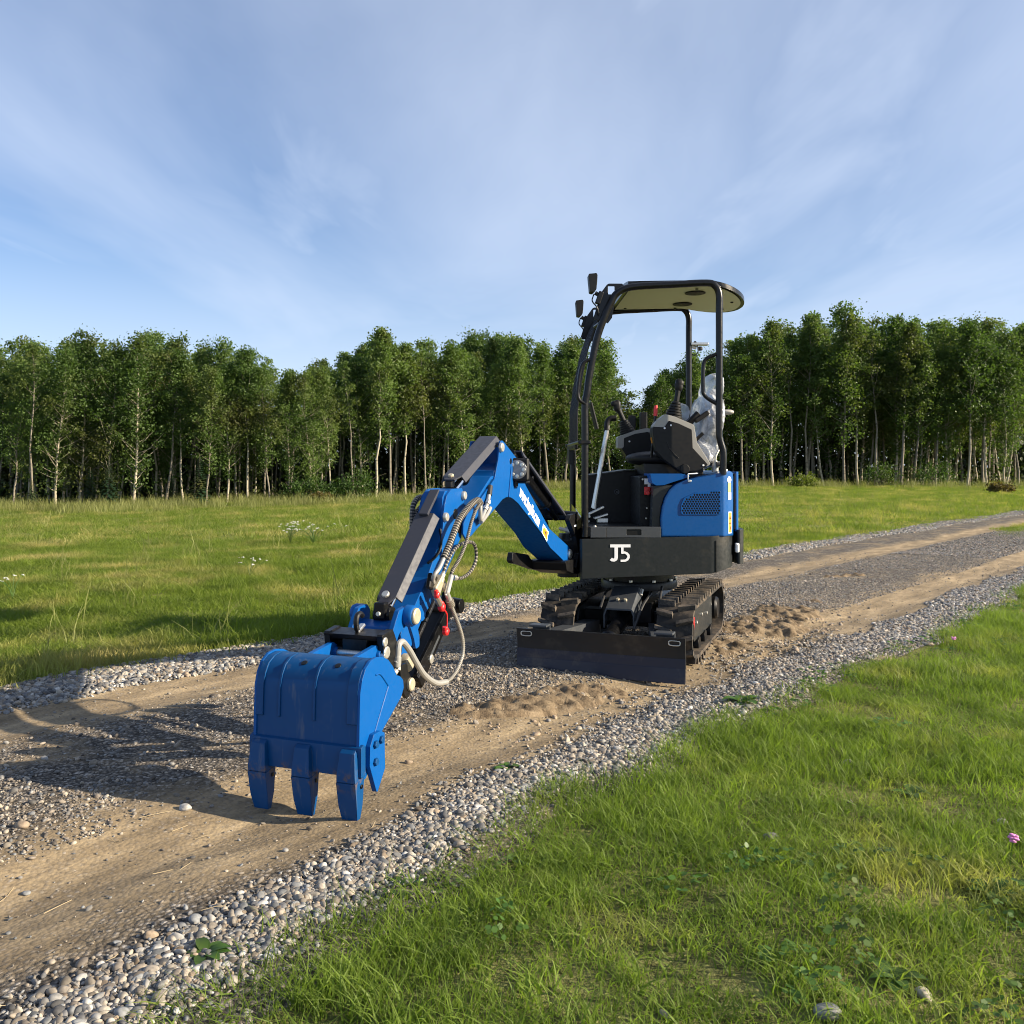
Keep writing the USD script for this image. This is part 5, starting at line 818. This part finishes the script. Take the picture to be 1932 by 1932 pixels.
# thumb folded back under the arm
P('thumb', [prism(rnd([(.97, .535), (.99, .49), (.75, .285), (.705, .262), (.672, .275), (.665, .31), (.70, .345)], .012), s * .05 - .008, s * .05 + .008, BF) for s in (1, -1)] + [prism([(.96, .50), (.985, .48), (.75, .285), (.735, .30)], -.05, .05, BF), bx((.71, 0, .29), (.07, .13, .06), BF, (0, -.6, 0)), disc((1.0, -.055, .515), (0, 1, 0), .048, .11, BF, 20)], BLK)
pin('thumb_pin', .790, .342, .058, .018, ZINC, EP, .006); pin('thumb_pin', .700, .290, .058, .018, ZINC, EP, .006); P('thumb_slot', prism([(.865, .425), (.875, .415), (.775, .335), (.765, .345)], .0585, .0592, BF), GREYP)
P('thumb_rod', rod((.905, .02, .565), (.705, .02, .40), .014, BF, 10), BLK); P('cushion_roll', disc((1.09, -.06, .51), (0, 1, 0), .035, .12, BF, 16), BLK)
# bucket
shell_o = [(-.006, .205), (-.004, .30), (.0, .395), (.010, .432), (.030, .462), (.062, .480), (.10, .485), (.14, .478), (.175, .462), (.205, .438)]
shell_i = [(x + (.012 if k < 4 else .006), z - (0 if k < 3 else .012)) for k, (x, z) in enumerate(shell_o)]
BK = P('bucket', prism(shell_o + shell_i[::-1], -.186, .186, BF), BLUE_W, smooth=30)
for t in (-.100, .030): P('bucket_rib', prism([(x - .004, z + .001) for x, z in shell_o[1:]] + [(x + .001, z - .001) for x, z in shell_o[1:]][::-1], t - .004, t + .004, BF), BLUE_W, BK)
P('wear_strip', prism([(x - .005, z + .002) for x, z in shell_o[1:]] + [(x, z - .001) for x, z in shell_o[1:]][::-1], .150, .186, BF), BLUE_W, BK); P('wear_strip', prism([(x - .005, z + .002) for x, z in shell_o[1:]] + [(x, z - .001) for x, z in shell_o[1:]][::-1], -.186, -.160, BF), BLUE_W, BK)
sidep = [(-.008, .205), (-.010, .235), (-.004, .395), (.008, .436), (.030, .468), (.062, .487), (.10, .492), (.142, .485), (.180, .468), (.212, .440), (.238, .405), (.262, .397), (.285, .380), (.290, .352), (.272, .325), (.12, .235), (.06, .15), (.03, .125), (.0, .125)]
for s in (1, -1):
    P('bucket_side', prism(rnd(sidep, .004), s * .190 - .005, s * .190 + .005, BF), BLUE, BK)
    if s > 0: P('weld_crease', [pipe([(.094, .195, .436), (.126, .195, .432), (.180, .195, .383)], .0035, BF, 6, 3), pipe([(.180, .195, .383), (.112, .195, .290), (.055, .195, .205)], .0035, BF, 6, 3)], BLUE, BK)
    sc = P('side_cutter', prism(rnd([(.030, .225), (.055, .258), (.10, .258), (.125, .245), (.128, .13), (.075, .065), (.028, .165)], .006), s * .203 - .008, s * .203 + .008, BF), BLUE, BK)
    for q in ((.062, .225), (.100, .230), (.062, .170)): P('cutter_bolt', [disc((q[0], s * .211, q[1]), (0, s, 0), .013, .009, BF, 6)], BLUE_W, sc)
P('bucket_lip', prism([(-.016, .232), (-.016, .142), (.0, .137), (.012, .142), (.012, .232), (.0, .240)], -.205, .205, BF), BLUE_W, BK)
P('bucket_floor', prism([(.272, .325), (.12, .240), (.05, .15), (.06, .15), (.13, .235), (.28, .318)], -.03, .03, BF), BLUE_W, BK) if False else None
def hull(V, F): h = m3.Manifold.hull_points(np.array(V, float)).to_mesh(); return to(trimesh.Trimesh(h.vert_properties[:, :3], h.tri_verts, process=False), F)
for t in (-.163, 0.0, .163):
    ad = P('tooth_adapter', hull([(s_, t + d * w, z_) for (s_, z_, w) in ((-.018, .226, .025), (-.030, .216, .026), (-.038, .150, .032), (-.037, .128, .033), (-.012, .216, .029), (.014, .128, .034)) for d in (-1, 1)], BF), BLUE_W, BK)
    P('tooth', hull([(s_, t + d * w, z_) for (s_, z_, w) in ((-.038, .126, .034), (.018, .136, .034), (-.025, .050, .0325), (.012, .052, .032), (-.012, .0, .0265), (.004, .0, .0265)) for d in (-1, 1)], BF), BLUE_W, ad)
    P('tooth_pin', disc((.000, t + .0352, .110), (0, 1, 0), .007, .002, BF, 10), BLK, ad)
for t in (-.085, .085):
    P('bucket_ear', prism(rnd([(.10, .470), (.17, .478), (.285, .490), (.318, .470), (.322, .435), (.29, .415), (.20, .42)], .006), t - .009, t + .009, BF), BLUE, BK); P('ear_boss', disc((.300, t - .02, .452), (0, 1, 0), .022, .04, BF, 18), BLUE, BK)
P('ear_pin', disc((.300, -.12, .452), (0, 1, 0), .014, .24, BF, 14), STEEL, BK)
for t in (-.035, .090): P('drain_hole', disc((.0400, t, .4690), (-.48, 0, .88), .011, .0015, BF, 14), BLK, BK)
for t in (-.085, .085): P('rear_hook', prism(rnd([(.20, .415), (.262, .40), (.288, .375), (.285, .345), (.255, .33), (.20, .36)], .006), t - .009, t + .009, BF), BLUE, BK)
# hoses of the arm
def spiral(name, pts, t, r, pitch, m1, m2):
    c = curve([(s_, t, z_) for s_, z_ in pts], 10); b = BF(c); hs = P(name, tube(b, r * .76, 10), m1)
    L = np.concatenate([[0], np.cumsum(np.linalg.norm(np.diff(b, axis=0), axis=1))]); n = int(L[-1] / pitch); rings = []
    for q in np.arange(n) * pitch + pitch / 2:
        p0 = np.array([np.interp(q - pitch * .17, L, b[:, k]) for k in range(3)]); p1 = np.array([np.interp(q + pitch * .17, L, b[:, k]) for k in range(3)]); rings.append(tube(np.array([p0, p1]), r * .93, 8))
    o = P('spiral_wrap', rings, m2, hs); tag(o, kind='stuff'); return hs
spiral('arm_hose', [(.808, .742), (.859, .788), (.907, .836), (.957, .883), (1.023, .917), (1.091, .945), (1.161, .959), (1.193, .941)], .105, .0155, .0125, HOSE, BRAID)
P('hose_pipe', pipe([(1.190, .105, .935), (1.189, .105, .904), (1.203, .10, .874), (1.250, .095, .895), (1.309, .09, .943), (1.345, .085, .990)], .0095, BF, 10, 5), PIPE_M); P('hose_pipe', pipe([(1.205, .10, .862), (1.25, .095, .872), (1.308, .09, .895), (1.345, .088, .918)], .010, BF, 10, 4), PIPE_M)
P('hose_end', rod((1.335, .088, .975), (1.368, .080, 1.015), .012, BF, 10), HOSE); P('pipe_clamp', bx((1.305, .085, .918), (.014, .018, .09), BF, (0, .7, 0)), BTXT)
for q in ((1.27, .913), (1.30, .938)): P('pipe_nut', disc((q[0], .093, q[1]), (.6, 0, .5), .013, .02, BF, 6), ZINC)
P('hose_pipe', pipe([(.814, .105, .745), (.768, .105, .706), (.740, .10, .686), (.742, .09, .667), (.768, .08, .648)], .0085, BF, 10, 4), PIPE_M)
spiral('coupler_hose', [(1.150, .945), (1.102, .914), (1.056, .866), (1.018, .809), (.981, .767), (.923, .720), (.868, .688), (.85, .668)], .118, .0085, .009, HOSE, BRAID)
P('hose_pipe', pipe([(.85, .12, .668), (.827, .122, .639), (.806, .124, .613), (.800, .124, .603), (.812, .125, .585), (.840, .126, .545)], .0105, BF, 10, 5), PIPE_M)
P('hose_sleeve', [disc((.818 + .005 * q, .125, .575 - .007 * q), (.5, 0, -.7), .0165, .006, BF, 14) for q in range(4)], BRAID)
spiral('tilt_hose', [(.840, .545), (.868, .512), (.915, .455), (.950, .395), (.953, .343), (.930, .310), (.888, .280), (.840, .262), (.793, .256)], .125, .0095, .0085, PIPE_M, BRAID)
P('hose_pipe', pipe([(.793, .124, .256), (.701, .122, .272), (.604, .12, .323), (.531, .12, .388), (.481, .12, .438), (.432, .12, .476), (.405, .12, .478), (.394, .12, .465), (.390, .12, .431), (.380, .118, .412)], .0115, BF, 10, 5), PIPE_M)
P('hose_collar', disc((.388, .12, .432), (-.1, 0, -1), .014, .035, BF, 12), PIPE_M)
spiral('loop_hose', [(.946, .648), (1.019, .638), (1.109, .653), (1.172, .695), (1.172, .747), (1.133, .778), (1.034, .782), (.946, .763), (.890, .730), (.849, .694), (.829, .668)], .09, .0085, .018, HOSE, BRAID)
P('hose_ferrule', rod((.835, .09, .675), (.805, .09, .645), .011, BF, 10), ZINC); P('hose_ferrule', rod((.93, .09, .65), (.96, .09, .646), .012, BF, 10), ZINC)
spiral('side_hose', [(1.148, .933), (1.091, .966), (1.043, .971), (.996, .945), (.982, .910), (.979, .865), (.976, .800)], -.12, .0135, .0125, HOSE, BRAID); spiral('side_hose', [(1.120, .937), (1.057, .937), (1.002, .915), (.982, .880), (.977, .81)], -.108, .010, .010, HOSE, BRAID)
P('shutoff_valve', [bx((.800, .085, .632), (.085, .03, .05), BF, (0, -.6, 0)), disc((.830, .10, .622), (0, 1, 0), .020, .012, BF, 16)], BRASS); P('valve_bracket', [bx((.762, .075, .650), (.06, .02, .06), BF, (0, .4, 0)), bx((.835, .10, .585), (.03, .02, .04), BF)], BTXT)
for q, (s_, z_, r_) in enumerate([(.736, .605, .012), (.779, .552, .016), (.817, .450, .015)]): P('red_cap', [ball((s_, .11, z_), (r_, r_ * .9, r_ * 1.15), BF, 2, (0, .5, 0)), disc((s_ - .004, .11, z_ + r_ * .6), (-.3, 0, 1), r_ * .8, .012, BF, 12)], RED)
P('cap_strap', pipe([(.736, .113, .600), (.765, .116, .568), (.79, .116, .54), (.814, .116, .519), (.817, .116, .49), (.817, .114, .462)], .0038, BF, 6, 4), RED); P('quick_coupling', rod((.742, .105, .598), (.775, .108, .560), .013, BF, 10), STEEL)
